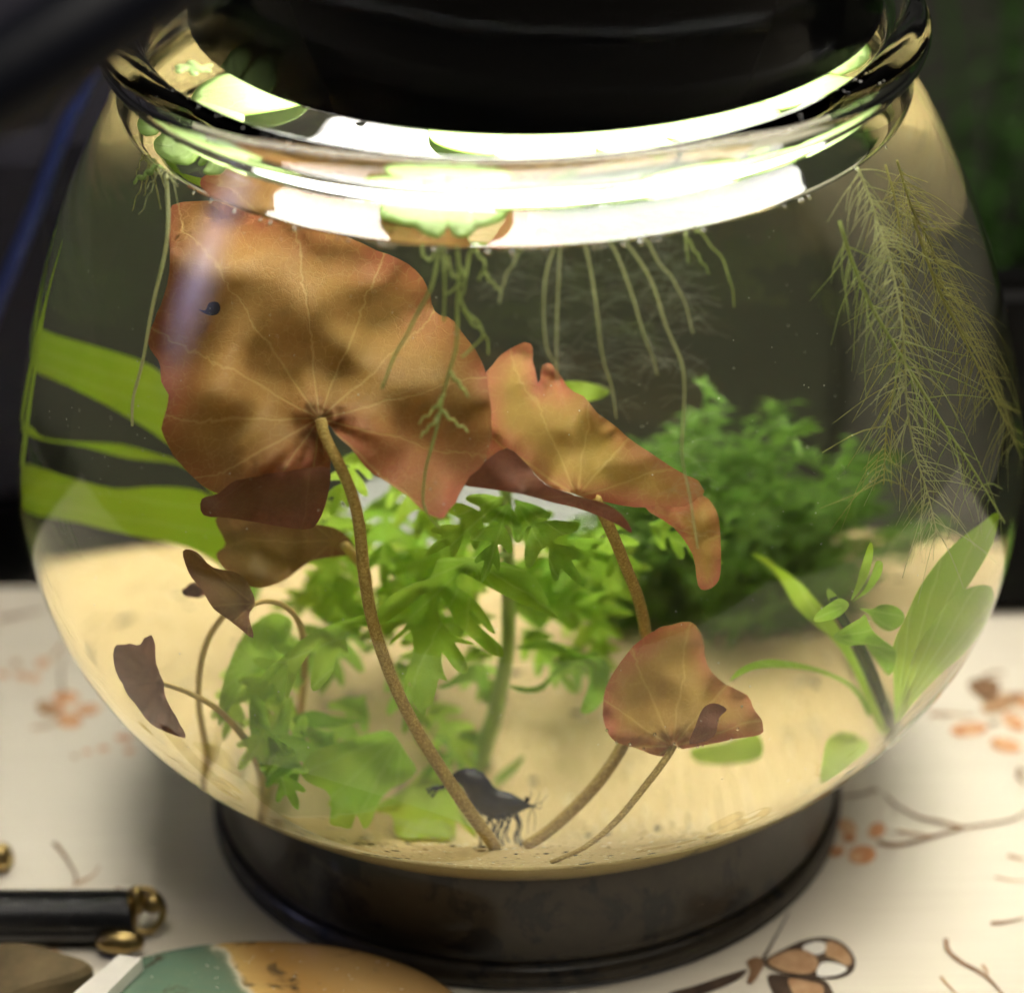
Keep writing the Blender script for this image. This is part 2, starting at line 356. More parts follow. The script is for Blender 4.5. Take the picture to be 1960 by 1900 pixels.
men = [(rw - .0004, ZW - .0006), (rw - .0010, ZW - .0010), (rw - .0018, ZW - .00125), (rw - .003, ZW - .0014)]
top = [(r, ZW - .0014) for r in np.linspace(rw - .005, .002, 40)] + [(0, ZW - .0014)]
v, f = lathe_data(wp + men + top, NB)
for i, (x, y, z) in enumerate(v):
    r = math.hypot(x, y)
    if i >= (nw - 1) * NB + 1 + 2 * NB: v[i] = (x, y, z + .00004 * math.sin(x * 260 + 1) * math.sin(y * 310) * min(1, (rw - r) / .01))
me = mesh('water', v, f); water = link('water', me, [M['wet'], M['water']])
for pl in me.polygons:
    c = pl.center
    pl.material_index = 1 if c.z > ZW - .0016 and math.hypot(c.x, c.y) < rw - 1e-5 and pl.normal.z > .2 else 0
tag(water, 'clear faintly green water filling the glass bowl', kind='structure')

hz, hnt, hout = mat('cloudy_water'); hv = N(hnt, 'VolumePrincipled'); hv.inputs['Color'].default_value = (.78, .86, .42, 1); hv.inputs['Density'].default_value = .17; hv.inputs['Anisotropy'].default_value = .2
hnt.links.new(hv.outputs[0], hout.inputs['Volume'])
hw = [(max(r - .0004, 0), z + .0003) for r, z in wall[:-1]] + [(rw - .002, ZW - .0024), (0, ZW - .0024)]; hw[0] = (0, hw[0][1])
o = lathe('haze', hw, hz, None, 96); tag(o, 'faint yellow-green cloudiness of the water', kind='stuff')

def sand_mat():
    m, nt, out = mat('fine_sand'); p = N(nt, 'BsdfPrincipled'); co = objco(nt)
    n = noise(nt, 38, 5, .6, co); g = noise(nt, 1100, 3, .7, co); d = noise(nt, 95, 4, .6, co, .8)
    c = mix(nt, n, (.50, .36, .165), (.64, .49, .26)); c = mix(nt, math_(nt, 'MULTIPLY', math_(nt, 'SUBTRACT', g, .45), 1.5, clamp=True), c, (.72, .60, .39))
    c = mix(nt, math_(nt, 'MULTIPLY', math_(nt, 'SUBTRACT', d, .625), 7, clamp=True), c, (.10, .11, .10))
    nt.links.new(c, p.inputs['Base Color']); p.inputs['Roughness'].default_value = .9; p.inputs['Specular IOR Level'].default_value = .1
    nt.links.new(bump(nt, g, .7, .001), p.inputs['Normal']); nt.links.new(p.outputs[0], out.inputs[0]); return m
M['sand'] = sand_mat()
G = .0005; NA = 128; v = [(0, 0, .0152)]; f = []; rows = []
zb = .0154; hh = []
for k in range(NA):
    a = 2 * math.pi * k / NA; r = .075
    for _ in range(12): h = float(sandz(r * math.cos(a), r * math.sin(a))); r = float(np.interp(h, IZ[4:], IR[4:])) - G
    hh.append((a, r, h))
for q in list(range(25)) + [-i for i in range(1, 36)]:
    row = []
    for a, r, h in hh:
        row.append(len(v))
        if q >= 0: z = zb + (h - zb) * q / 24; rr = float(np.interp(z, IZ[4:], IR[4:])) - G
        else: rr = r * (1 + q / 36); z = float(sandz(rr * math.cos(a), rr * math.sin(a)))
        v.append((rr * math.cos(a), rr * math.sin(a), z))
    rows.append(row)
rows = [[0]] + rows + [[len(v)]]; v.append((0, 0, float(sandz(0, 0))))
for A_, B_ in zip(rows, rows[1:]):
    for k in range(NA):
        k2 = (k + 1) % NA
        if len(A_) == 1: f.append((0, B_[k2], B_[k]))
        elif len(B_) == 1: f.append((A_[k], A_[k2], B_[0]))
        else: f.append((A_[k], A_[k2], B_[k2], B_[k]))
sand = tag(link('sand', mesh('sand', v, f), M['sand']), 'fine tan sand covering the bottom of the bowl', kind='stuff')

# ------------------------------------------------------------------ dark round stand
def stand_mat():
    m, nt, out = mat('worn_black_lacquer'); p = N(nt, 'BsdfPrincipled'); co = objco(nt)
    n = noise(nt, 62, 7, .66, co, .5); n2 = noise(nt, 260, 4, .6, co)
    k = math_(nt, 'MULTIPLY', math_(nt, 'SUBTRACT', n, .515), 26, clamp=True)
    c = mix(nt, n2, (.014, .011, .007), (.045, .035, .022)); c = mix(nt, k, c, (.004, .004, .005))
    nt.links.new(c, p.inputs['Base Color']); p.inputs['Roughness'].default_value = .38; p.inputs['Specular IOR Level'].default_value = .3; p.inputs['Coat Weight'].default_value = .3; p.inputs['Coat Roughness'].default_value = .1
    nt.links.new(bump(nt, math_(nt, 'ADD', k, math_(nt, 'MULTIPLY', n2, .3)), .15, .0004), p.inputs['Normal'])
    nt.links.new(p.outputs[0], out.inputs[0]); return m
M['stand'] = stand_mat()
stand = thing('bowl_stand', 'low round black stand with bronze wear under the glass bowl', 'stand')
lathe('ring', [tuple(p) for p in catmull([(.040, .0060), (.058, .0056), (.0640, .0058), (.0654, .0072), (.0657, .011), (.0653, .017), (.0646, .0225), (.0638, .0258), (.0628, .0270), (.0610, .0268), (.0580, .0240), (.054, .0200), (.046, .0145), (.040, .0110), (.040, .0060)], 90)], M['stand'], stand)
lathe('foot', [tuple(p) for p in catmull([(.040, .0004), (.0640, .0004), (.0662, .0010), (.0668, .0026), (.0664, .0042), (.0652, .0054), (.062, .0055), (.040, .0054)], 50)], M['stand'], stand)

# ------------------------------------------------------------------ lamp over the bowl
lamp = thing('lamp', 'glossy black cylinder lamp hanging right over the mouth of the bowl', 'lamp', (.004, 0, .1792))
M['lampblack'] = plain('gloss_black', (.003, .003, .0035), .12, 0, .02, .2, 40, 0, .0)
RL = .0645
lathe('housing', [(.0505, .0014), (.0520, .0002), (.0635, .0), (RL, .0008), (RL, .13), (RL - .004, .135), (0, .136)], M['lampblack'], lamp)
def emit(name, col, s):
    m, nt, out = mat(name); e = N(nt, 'Emission'); e.inputs[0].default_value = (*col, 1); e.inputs[1].default_value = s; nt.links.new(e.outputs[0], out.inputs[0]); return m
M['led'] = emit('lit_diffuser', (1, .965, .915), LAMP_STRENGTH)
lathe('diffuser', [(0, -.0062), (.018, -.0059), (.034, -.0047), (.045, -.0024), (.0502, .0003), (.0508, .0020), (0, .0030)], M['led'], lamp)


# ------------------------------------------------------------------ red water lily
def ys(u, v):
    return float(at(u, v, .2)[0][1])
def gs(u, v): return (u, v, ys(u, v))
def stem_mat(name, a, b):
    m, nt, out = mat(name); p = N(nt, 'BsdfPrincipled'); n = noise(nt, 2600, 3, .6, objco(nt)); n2 = noise(nt, 90, 2, .5, objco(nt))
    c = mix(nt, math_(nt, 'MULTIPLY', math_(nt, 'SUBTRACT', n, .38), 3.2, clamp=True), a, b); c = mix(nt, math_(nt, 'MULTIPLY', n2, .4), c, a)
    nt.links.new(c, p.inputs['Base Color']); p.inputs['Roughness'].default_value = .5; p.inputs['Specular IOR Level'].default_value = .2
    t = N(nt, 'BsdfTranslucent'); nt.links.new(c, t.inputs[0]); ms = N(nt, 'MixShader'); ms.inputs[0].default_value = .25
    nt.links.new(p.outputs[0], ms.inputs[1]); nt.links.new(t.outputs[0], ms.inputs[2]); nt.links.new(ms.outputs[0], out.inputs[0]); return m
M['petiole'] = stem_mat('speckled_petiole', (.34, .22, .055), (.70, .52, .17))
M['petiole_thin'] = stem_mat('thin_petiole', (.60, .43, .14), (.74, .57, .22))
M['green_stem'] = stem_mat('green_stem', (.34, .50, .14), (.46, .60, .20))
M['dark_stem'] = stem_mat('dark_stem', (.05, .09, .03), (.10, .16, .05))

lily = thing('water_lily', 'large red and bronze water lily with three crumpled leaves on thick speckled stems', 'plant', tuple(at(960, 1615, .2)[0]))
def kid(o, p):
    o.matrix_parent_inverse = Matrix.Translation(-Vector(p.location)); return o
def child(p):
    return lambda o: kid(o, p)
K = child(lily)
A = [(330, 392), (400, 386), (470, 395), (560, 415), (640, 445), (720, 478), (780, 508), (815, 548), (832, 595), (868, 618), (905, 665), (930, 720), (940, 790), (940, 840), (925, 885), (890, 925), (872, 962), (850, 990), (820, 985), (790, 960), (755, 932), (715, 905), (680, 870), (645, 830), (616, 802), (626, 845), (631, 900), (600, 895), (530, 905), (455, 918), (418, 945), (370, 915), (332, 870), (313, 820), (322, 770), (310, 730), (303, 690), (282, 658), (295, 615), (315, 565), (325, 500), (325, 440)]
bigc = [(450, 400, -.012), (700, 470, -.022), (330, 640, -.030), (390, 560, -.034), (612, 800, -.052), (520, 690, -.036), (420, 780, -.054), (370, 880, -.054), (520, 900, -.064), (640, 700, -.040), (720, 600, -.028), (850, 985, -.072), (700, 850, -.060), (800, 800, -.050), (930, 780, -.058), (820, 560, -.024)]
b = leaf('leaf', A, bigc, M['lily'], lily, (612, 801), step=9, ripple=.0012, edgew=110, rag=2.4, ruffle=.0022); K(b)
b['label'] = 'largest bronze leaf with a small hole and crumpled margin'
F1_ = (leaf('fold_or_notch_shade', [(418, 944), (455, 917), (530, 904), (600, 894), (631, 899), (627, 950), (608, 1000), (580, 1013), (500, 1001), (440, 991), (390, 986), (386, 955)], [(418, 944, -.0625), (530, 904, -.0645), (620, 900, -.060), (500, 1001, -.050), (600, 1005, -.050), (390, 975, -.052)], M['lily_under'], lily, (612, 801), step=9))
# the dark torn hole of the big leaf
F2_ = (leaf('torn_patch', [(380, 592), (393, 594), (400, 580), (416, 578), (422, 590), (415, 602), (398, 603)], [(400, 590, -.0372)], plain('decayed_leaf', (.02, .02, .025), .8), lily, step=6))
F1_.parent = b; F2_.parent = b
K(stem('petiole', [(614, 803, -.0535), (622, 835, -.0555), (650, 890, -.058), (675, 950, -.058), (688, 1010, -.058), (695, 1080, -.058), (705, 1150, -.058), (722, 1220, -.058), (755, 1310, -.057), (800, 1400, -.056), (850, 1480, -.055), (890, 1540, -.054), (930, 1595, -.053), gs(948, 1622)], (.0010, .0011), M['petiole'], lily, 70))
B = [(925, 722), (945, 695), (975, 665), (1015, 658), (1021, 690), (1030, 732), (1040, 700), (1062, 702), (1085, 740), (1130, 775), (1180, 820), (1240, 865), (1300, 903), (1335, 920), (1345, 950), (1310, 972), (1240, 973), (1165, 962), (1100, 947), (1045, 925), (1010, 890), (970, 858), (930, 884), (935, 800)]
b2 = K(leaf('leaf', B, [(1000, 670, -.016), (940, 850, -.046), (970, 858, -.055), (1010, 890, -.056), (1100, 947, -.056), (1180, 900, -.042), (1150, 830, -.032), (1330, 930, -.044), (1060, 720, -.014), (1030, 740, -.026), (1090, 850, -.038)], M['lily_pink'], lily, (1105, 950), step=9, ripple=.0012, edgew=60, seed=2, rag=2.4, ruffle=.0015))
F3_ = (leaf('fold_or_notch_shade', [(970, 858), (1010, 890), (1042, 925), (1100, 948), (1160, 964), (1195, 990), (1210, 1020), (1180, 1003), (1120, 977), (1060, 962), (1000, 946), (940, 936), (886, 925), (925, 886)], [(970, 858, -.0555), (1010, 890, -.0565), (1100, 950, -.058), (1210, 1020, -.068), (1000, 946, -.064), (890, 925, -.055)], M['lily_under'], lily, (1105, 950), step=9, seed=3))
F3_.parent = b2
F4_ = (leaf('drooping_tip', [(1235, 971), (1310, 970), (1345, 948), (1370, 975), (1378, 1010), (1380, 1070), (1376, 1110), (1355, 1128), (1336, 1120), (1326, 1062), (1290, 1010)], [(1240, 971, -.0545), (1345, 950, -.0445), (1370, 1000, -.050), (1300, 1010, -.058), (1350, 1060, -.044), (1330, 1060, -.056), (1355, 1125, -.048)], M['lily_pink'], lily, (1105, 950), step=8, seed=4, ripple=.002, edgew=30))
F4_.parent = b2
K(stem('petiole', [(1140, 955, -.052), (1160, 995, -.050), (1180, 1040, -.047), (1200, 1090, -.044), (1220, 1140, -.041), (1234, 1200, -.037), (1240, 1270, -.034), (1228, 1350, -.038), (1190, 1430, -.043), (1150, 1490, -.046), (1100, 1545, -.048), (1050, 1590, -.049), gs(1005, 1620)], (.0010, .0009), M['petiole'], lily, 60))
c3 = [(1275, 1197), (1303, 1190), (1330, 1195), (1346, 1225), (1355, 1270), (1388, 1310), (1430, 1330), (1446, 1360), (1460, 1385), (1455, 1405), (1400, 1415), (1335, 1429), (1306, 1433), (1290, 1424), (1275, 1448), (1230, 1435), (1180, 1420), (1160, 1395), (1153, 1350), (1166, 1300), (1200, 1250), (1240, 1215)]
fl = leaf('leaf', c3, [(1300, 1195, -.042), (1160, 1350, -.056), (1290, 1424, -.060), (1270, 1330, -.049), (1180, 1415, -.066), (1455, 1390, -.064), (1380, 1320, -.050), (1400, 1415, -.066), (1340, 1230, -.040)], M['lily_pink'], lily, (1288, 1428), step=8, ripple=.0014, edgew=55, seed=5, rag=1.6, ruffle=.0016); K(fl)
fl['label'] = 'small pinkish heart-shaped leaf in front, near the sand'
notch_shade = (leaf('fold_or_notch_shade', [(1320, 1424), (1330, 1392), (1345, 1356), (1366, 1345), (1391, 1357), (1376, 1374), (1366, 1410)], [(1320, 1424, -.064), (1370, 1350, -.060), (1366, 1410, -.065)], M['lily_under'], lily, (1288, 1428), step=7, seed=6))  # dark patch added for the shadowed notch of the front leaf
notch_shade.parent = fl
K(stem('petiole', [(1290, 1426, -.058), (1272, 1455, -.060), (1230, 1510, -.062), (1180, 1570, -.064), (1120, 1620, -.067), gs(1055, 1650)], (.0006, .0006), M['petiole'], lily, 40))
K(leaf('leaf', [(412, 995), (440, 985), (520, 990), (600, 1003), (640, 1010), (668, 1030), (680, 1058), (640, 1065), (600, 1072), (575, 1087), (545, 1110), (500, 1125), (465, 1115), (430, 1088), (414, 1060), (432, 1040)], [(420, 1000, -.02), (670, 1050, -.016), (500, 1120, -.036), (550, 1050, -.028)], M['lily_brown'], lily, (640, 1035), step=11, seed=7))
K(stem('petiole', [(660, 1042, -.018), (696, 1090, -.016), (706, 1150, -.014), (724, 1220, -.012), (757, 1310, -.010), (802, 1400, -.008), gs(850, 1478)], .0008, M['petiole_thin'], lily, 40))
# the little air beads clinging to the front leaf margin
bub = MB()
for u, v in [(1162, 1397), (1180, 1420), (1206, 1424), (1232, 1432), (1253, 1405), (1290, 1423), (1300, 1430), (1335, 1428), (1345, 1427), (1400, 1414), (1374, 1380), (1420, 1352), (1412, 1395)]:
    bub.ball(at(u, v, -.0685)[0], random.uniform(.0002, .00038), 5)
M['bead'] = glass('air_bead', .75, (1, 1, 1)); bub.build('air_beads', M['bead'], fl); C.objects['air_beads']['kind'] = 'stuff'

def seedling(name, label, base, outl, ctrl, cen, stems, m, sd):
    t = thing(name, label, 'plant', tuple(at(base[0], base[1], .2)[0])); k = child(t)
    k(leaf('leaf', outl, ctrl, M[m], t, cen, step=8, seed=sd, edgew=40, rim=-.002, rag=1.2, ruffle=.0012))
    for s, r in stems: k(stem('petiole', s, r, M['petiole_thin'], t, 40))
    return t
seedling('lily_seedling', 'young lily with a folded olive brown leaf nodding above the sand at left', (565, 1420), [(350, 1055), (376, 1058), (410, 1085), (455, 1095), (480, 1125), (486, 1158), (477, 1180), (485, 1221), (450, 1195), (410, 1165), (385, 1125), (361, 1095)], [(360, 1060, -.052), (485, 1155, -.042), (420, 1160, -.060), (480, 1218, -.058), (450, 1110, -.046)], (485, 1156),
         [([(485, 1156, -.042), (510, 1150, -.038), (540, 1157, -.034), (566, 1180, -.03), (580, 1218, -.026), (582, 1300, -.018), gs(565, 1420)], (.00045, .0006))], 'lily_brown', 11)
seedling('lily_seedling', 'young lily with a dusky mauve arrow leaf low at the left glass', (512, 1522), [(218, 1240), (240, 1232), (262, 1235), (276, 1222), (290, 1215), (297, 1235), (300, 1270), (311, 1300), (316, 1330), (330, 1360), (345, 1385), (357, 1412), (330, 1405), (290, 1385), (262, 1350), (240, 1320), (222, 1285)], [(220, 1260, -.048), (312, 1308, -.046), (350, 1405, -.052), (280, 1300, -.051)], (312, 1308),
         [([(312, 1308, -.046), (360, 1325, -.044), (410, 1352, -.041), (450, 1390, -.036), (480, 1430, -.030), (500, 1480, -.024), gs(512, 1522)], (.0004, .0007))], 'lily_dusk', 12)
seedling('lily_seedling', 'tiny lily with a pinkish oval leaf on a thin stem behind the olive leaf', (400, 1462), [(350, 1128), (365, 1115), (392, 1118), (402, 1132), (385, 1142), (360, 1142)], [(375, 1130, -.02)], (400, 1132),
         [([(430, 1175, -.030), (402, 1215, -.028), (384, 1270, -.026), (380, 1340, -.022), (392, 1420, -.016), gs(400, 1462)], .0005)], 'lily_dusk', 13)

# ------------------------------------------------------------------ water wisteria
wis = thing('water_wisteria', 'bright green water wisteria with deeply lobed leaves in the middle of the bowl', 'plant', tuple(at(917, 1465, .2)[0])); KW = child(wis)
KW(stem('stem', [(968, 930, -.012), (971, 1050, -.011), (973, 1140, -.010), (972, 1225, -.009), (962, 1295, -.008), (948, 1364, -.006), (931, 1416, -.004), gs(917, 1465)], (.0010, .0013), M['green_stem'], wis, 50))
L1 = cA([(950, 150), (1040, 138), (1140, 140), (1320, 165), (1440, 210), (1500, 260), (1540, 330), (1580, 420), (1622, 482), (1500, 430), (1380, 380), (1250, 310), (1180, 270), (1110, 235), (1080, 225), (1055, 255), (1060, 300), (1130, 350), (1190, 410), (1240, 490), (1270, 560), (1235, 545), (1180, 485), (1138, 428), (1125, 450), (1170, 510), (1250, 580), (1310, 640), (1312, 690), (1250, 675), (1180, 620), (1100, 550), (1040, 480), (1000, 400), (975, 360), (950, 360), (945, 420), (965, 480), (1000, 530), (1060, 580), (1120, 600), (1155, 620), (1100, 618), (1045, 608), (1070, 650), (1110, 720), (1115, 780), (1060, 770), (1010, 710), (975, 665), (970, 710), (985, 780), (1005, 825), (958, 810), (945, 860), (920, 950), (890, 970), (875, 1020), (850, 990), (810, 930), (805, 850), (790, 830), (765, 890), (770, 800), (800, 720), (815, 640), (810, 570), (790, 540), (740, 580), (680, 630), (720, 570), (790, 500), (840, 420), (885, 340), (850, 350), (800, 400), (720, 460), (650, 505), (600, 500), (640, 400), (720, 330), (820, 280), (910, 250)])
KW(leaf('leaf', L1, [(840, 1065, -.030), (1060, 1180, -.034), (810, 1360, -.050), (760, 1150, -.036), (960, 1250, -.040), (900, 1290, -.044), (870, 1120, -.028)], M['wist'], wis, (905, 1072), step=9, smooth=2, seed=21, rim=-.0022))
KW(stem('leaf_stalk', [(971, 1060, -.011), (945, 1064, -.018), (905, 1072, -.028)], .0005, M['green_stem'], wis, 14))
L2 = cA([(640, 480), (540, 458), (460, 483), (330, 520), (200, 590), (100, 680), (0, 760), (-60, 850), (0, 850), (60, 770), (120, 730), (105, 850), (115, 925), (150, 840), (190, 740), (260, 640), (300, 600), (270, 700), (245, 820), (257, 878), (300, 860), (370, 770), (390, 680), (420, 665), (472, 722), (450, 640), (440, 560), (500, 520), (600, 512)])
KW(leaf('leaf', L2, [(730, 1190, -.034), (500, 1310, -.046), (600, 1320, -.05), (640, 1200, -.038)], M['wist'], wis, (735, 1188), step=9, smooth=2, seed=22, rim=-.0022))
KW(leaf('leaf', cA([(1380, 640), (1500, 603), (1600, 610), (1700, 665), (1850, 690), (1900, 740), (1905, 800), (1870, 930), (1800, 1000), (1740, 992), (1780, 880), (1800, 770), (1740, 730), (1650, 760), (1600, 800), (1540, 870), (1480, 887), (1400, 880), (1340, 845), (1450, 860), (1530, 838), (1600, 760), (1680, 700), (1560, 652), (1450, 648)]), [(985, 1240, -.010), (1160, 1300, -.022), (1120, 1360, -.03), (1010, 1320, -.02)], M['wist_dark'], wis, (985, 1240), step=9, smooth=2, seed=23, rim=-.0022))
KW(leaf('leaf', cA([(1240, 900), (1230, 800), (1190, 740), (1120, 740), (1020, 820), (950, 860), (1010, 860), (1100, 825), (1160, 830), (1190, 880), (1225, 960)]), [(930, 1330, -.008), (850, 1315, -.02)], M['wist_dark'], wis, step=8, smooth=2, seed=24))
KW(leaf('leaf', cA([(140, 1040), (200, 1000), (280, 988), (400, 1030), (530, 1045), (400, 1072), (230, 1088)]), [(620, 1375, -.03)], M['wist_dark'], wis, step=8, seed=25))
KW(leaf('leaf', cA([(190, 1340), (240, 1225), (380, 1170), (520, 1130), (620, 1100), (700, 1110), (780, 1230), (835, 1320), (760, 1390), (690, 1420), (620, 1500), (585, 1600), (540, 1645), (500, 1560), (470, 1640), (410, 1630), (350, 1612), (362, 1500), (330, 1430), (260, 1400)]), [(700, 1400, -.030), (600, 1480, -.040), (790, 1480, -.036), (680, 1590, -.046)], M['wist'], wis, (770, 1400), step=9, seed=26, rim=-.0022, smooth=2))
KW(leaf('leaf', cA([(580, 1530), (650, 1490), (740, 1440), (800, 1390), (880, 1310), (960, 1300), (1040, 1340), (1080, 1420), (1060, 1500), (1090, 1570), (1150, 1640), (1162, 1692), (1100, 1640), (1050, 1600), (1050, 1690), (980, 1700), (900, 1690), (820, 1700), (720, 1680), (705, 1600), (680, 1560), (600, 1548)]), [(830, 1470, -.016), (720, 1545, -.028), (880, 1600, -.030)], M['pale'], wis, (890, 1460), step=9, seed=27, rim=-.0022, smooth=2))
KW(leaf('leaf', [(418, 1390), (426, 1310), (465, 1215), (520, 1172), (560, 1190), (545, 1230), (505, 1270), (470, 1300), (445, 1345)], [(430, 1380, -.034), (540, 1190, -.012)], M['wist'], wis, step=10, seed=28, rim=-.0022))
KW(leaf('leaf', [(480, 1330), (505, 1345), (520, 1400), (540, 1350), (560, 1340), (550, 1420), (575, 1370), (590, 1380), (575, 1450), (560, 1490), (520, 1500), (490, 1450), (478, 1390)], [(500, 1350, -.034), (540, 1480, -.03)], M['wist'], wis, step=9, seed=29, rim=-.0022, smooth=2))
KW(leaf('leaf', cA([(1260, 1380), (1310, 1320), (1380, 1270), (1435, 1238), (1400, 1300), (1330, 1370), (1270, 1400)]), [(970, 1480, -.012)], M['wist_dark'], wis, step=8, seed=30))
def lobed(c, length, width, ang, n):
    """outline of a pinnate lobed leaf in picture units"""
    L = []; Rr = []; h = .82 * length / n
    for i in range(n):
        t0 = .06 * length + i * h
        for side, lst in ((1, L), (-1, Rr)):
            w = width * math.sin(math.pi * (.22 + .66 * (i + .5) / n)) * random.uniform(.75, 1.15)
            lst += [(t0, side * width * .13), (t0 + .35 * h, side * w * .6), (t0 + .85 * h, side * w * .96), (t0 + 1.12 * h, side * w), (t0 + 1.14 * h, side * w * .78), (t0 + .90 * h, side * w * .34)]
    P = [(0, 0)] + L + [(length * 1.02, width * .16), (length * 1.15, 0), (length * 1.02, -width * .16)] + Rr[::-1]
    ca, sa = math.cos(ang), math.sin(ang)
    return [(c[0] + x * ca - y * sa, c[1] + x * sa + y * ca) for x, y in P]
random.seed(11)
for (u, v, L, wd, a, Y, mm) in [(965, 950, 150, 46, 2.5, -.026, 'wist'), (975, 960, 130, 40, 1.9, -.034, 'wist_dark'), (985, 955, 170, 48, .9, -.030, 'wist_dark'), (975, 1000, 180, 50, .35, -.004, 'wist'), (960, 1010, 190, 46, 2.75, .012, 'wist'), (965, 1080, 180, 48, .5, .016, 'wist'),
                            (955, 1100, 230, 52, 2.85, .020, 'pale'), (965, 1150, 200, 44, .1, .010, 'wist'), (950, 1180, 260, 50, 3.1, .006, 'wist'), (600, 1250, 150, 52, 2.6, -.02, 'wist'), (560, 1330, 140, 50, 2.2, -.024, 'pale'), (700, 1330, 150, 52, 2.2, -.01, 'wist'), (640, 1400, 130, 46, 2.5, -.03, 'wist_dark'), (760, 1260, 140, 46, 1.3, -.006, 'wist'), (820, 1340, 130, 44, 1.0, .0, 'pale'), (520, 1200, 130, 46, 1.6, .0, 'wist'), (480, 1260, 130, 44, 1.9, -.01, 'pale'), (860, 1180, 120, 40, 2.2, .004, 'pale'), (1000, 1200, 130, 40, .9, .006, 'wist'), (740, 1440, 120, 46, 2.4, -.02, 'pale'), (520, 1420, 110, 44, 1.2, -.034, 'wist'), (920, 1400, 110, 36, 2.5, -.004, 'wist_dark'), (680, 1180, 130, 44, 2.0, .006, 'wist'), (900, 1230, 110, 38, 1.2, .01, 'wist'), (1060, 1250, 110, 36, .5, .006, 'wist_dark'), (720, 1000, 150, 50, 2.4, .02, 'pale'), (800, 1010, 150, 50, 1.9, .024, 'pale'), (880, 1000, 140, 50, 1.4, .02, 'pale'), (740, 1060, 140, 46, .6, .016, 'wist'), (620, 1060, 130, 46, 1.2, .022, 'pale'), (560, 1210, 150, 46, 1.9, .0, 'pale'), (1090, 1020, 150, 46, .8, .022, 'pale'), (1130, 1090, 140, 44, 1.4, .016, 'wist'), (1010, 1090, 170, 44, .25, .03, 'pale'), (900, 1060, 170, 46, 2.6, .03, 'pale'), (820, 1090, 160, 46, 2.2, .026, 'wist'), (700, 1120, 150, 46, 2.9, .026, 'pale'), (1080, 1160, 130, 40, .9, .02, 'pale'), (860, 960, 120, 44, 2.2, .02, 'wist'), (1060, 1000, 130, 44, 1.3, .016, 'wist_dark'), (640, 1200, 140, 44, 2.4, .012, 'wist'), (1060, 1060, 150, 40, .15, .02, 'pale'), (620, 950, 110, 40, 1.2, .02, 'pale'), (760, 900, 130, 50, 1.0, .0, 'pale'), (740, 940, 150, 50, 1.6, .01, 'wist'), (690, 860, 110, 40, 2.0, -.01, 'pale'), (1150, 980, 120, 40, 1.2, -.006, 'wist'), (1240, 1000, 130, 34, .5, -.012, 'wist')]:
    KW(leaf('leaf', lobed((u, v), L * 1.1, wd * 1.15, a, 3), [(u, v, Y + .004), (u + L * math.cos(a), v + L * math.sin(a), Y - .012)], M[mm], wis, (u, v), step=11, smooth=2, seed=random.random() * 9, rim=-.002))
KW(leaf('leaf', [(580, 1115), (640, 1093), (690, 1130), (696, 1175), (650, 1198), (600, 1180)], [(600, 1110, .02), (680, 1180, .008)], M['pale'], wis, step=11, seed=3))
KW(leaf('leaf', cB([(1225, 795), (1330, 788), (1440, 815), (1475, 845), (1420, 880), (1350, 890), (1290, 860)]), [(1100, 740, .0), (1160, 750, .006)], M['pale'], wis, step=9, seed=5))

# ------------------------------------------------------------------ long blades at the left glass
bl = thing('blade_plant', 'plant with long broad yellow-green blades against the left glass', 'plant', tuple(at(430, 1200, .2)[0])); KB = child(bl)
KB(leaf('leaf', [(48, 620), (110, 642), (200, 668), (290, 700), (345, 760), (420, 880), (470, 1000), (490, 1120), (470, 1130), (440, 1020), (390, 920), (320, 848), (220, 785), (130, 738), (44, 694)], [(50, 650, .022), (200, 720, .024), (330, 800, .022), (480, 1120, .03)], M['blade'], bl, (-700, 420), step=11, ripple=.0006, seed=1))
KB(leaf('leaf', [(38, 890), (120, 910), (220, 935), (300, 931), (392, 942), (432, 1000), (470, 1075), (440, 1090), (360, 1047), (240, 1022), (150, 1000), (42, 972)], [(40, 930, .014), (250, 980, .014), (450, 1080, .014)], M['blade'], bl, (-900, 780), step=11, ripple=.0006, seed=2))
KB(leaf('leaf', [(38, 806), (62, 818), (85, 838), (150, 846), (230, 850), (300, 868), (350, 885), (420, 930), (340, 889), (250, 878), (160, 855), (80, 842), (40, 824)], [(40, 815, .012), (300, 870, .022)], M['blade'], bl, (-900, 740), step=9, ripple=.0004, seed=3))
KB(leaf('crown', [(430, 1060), (480, 1060), (500, 1120), (470, 1170), (430, 1120)], [(460, 1100, .02)], M['wist_dark'], bl, step=11))

# ------------------------------------------------------------------ right hand plants
rp = thing('broad_leaf_plant', 'plant with broad pale green pointed leaves against the right glass', 'plant', tuple(at(1700, 1400, .2)[0])); KR = child(rp)
KR(leaf('leaf', cP([(1075, 1400), (1068, 1150), (1062, 950), (1150, 750), (1230, 580), (1360, 400), (1480, 280), (1600, 190), (1722, 108), (1705, 250), (1650, 380), (1560, 530), (1480, 640), (1350, 800), (1230, 980), (1150, 1180), (1095, 1400)]), [(1710, 1390, -.02), (1740, 1230, -.03), (1900, 1000, -.026)], M['crypt'], rp, cP([(1085, 1400)])[0], step=11, ripple=.0006, seed=1))
KR(leaf('leaf', cP([(1100, 1400), (1150, 1150), (1200, 980), (1300, 820), (1400, 680), (1500, 600), (1600, 568), (1670, 575), (1692, 620), (1680, 720), (1620, 850), (1500, 1000), (1350, 1130), (1200, 1290), (1115, 1400)]), [(1715, 1390, -.024), (1800, 1230, -.046), (1890, 1130, -.040)], M['crypt'], rp, cP([(1085, 1400)])[0], step=11, ripple=.0006, seed=2))
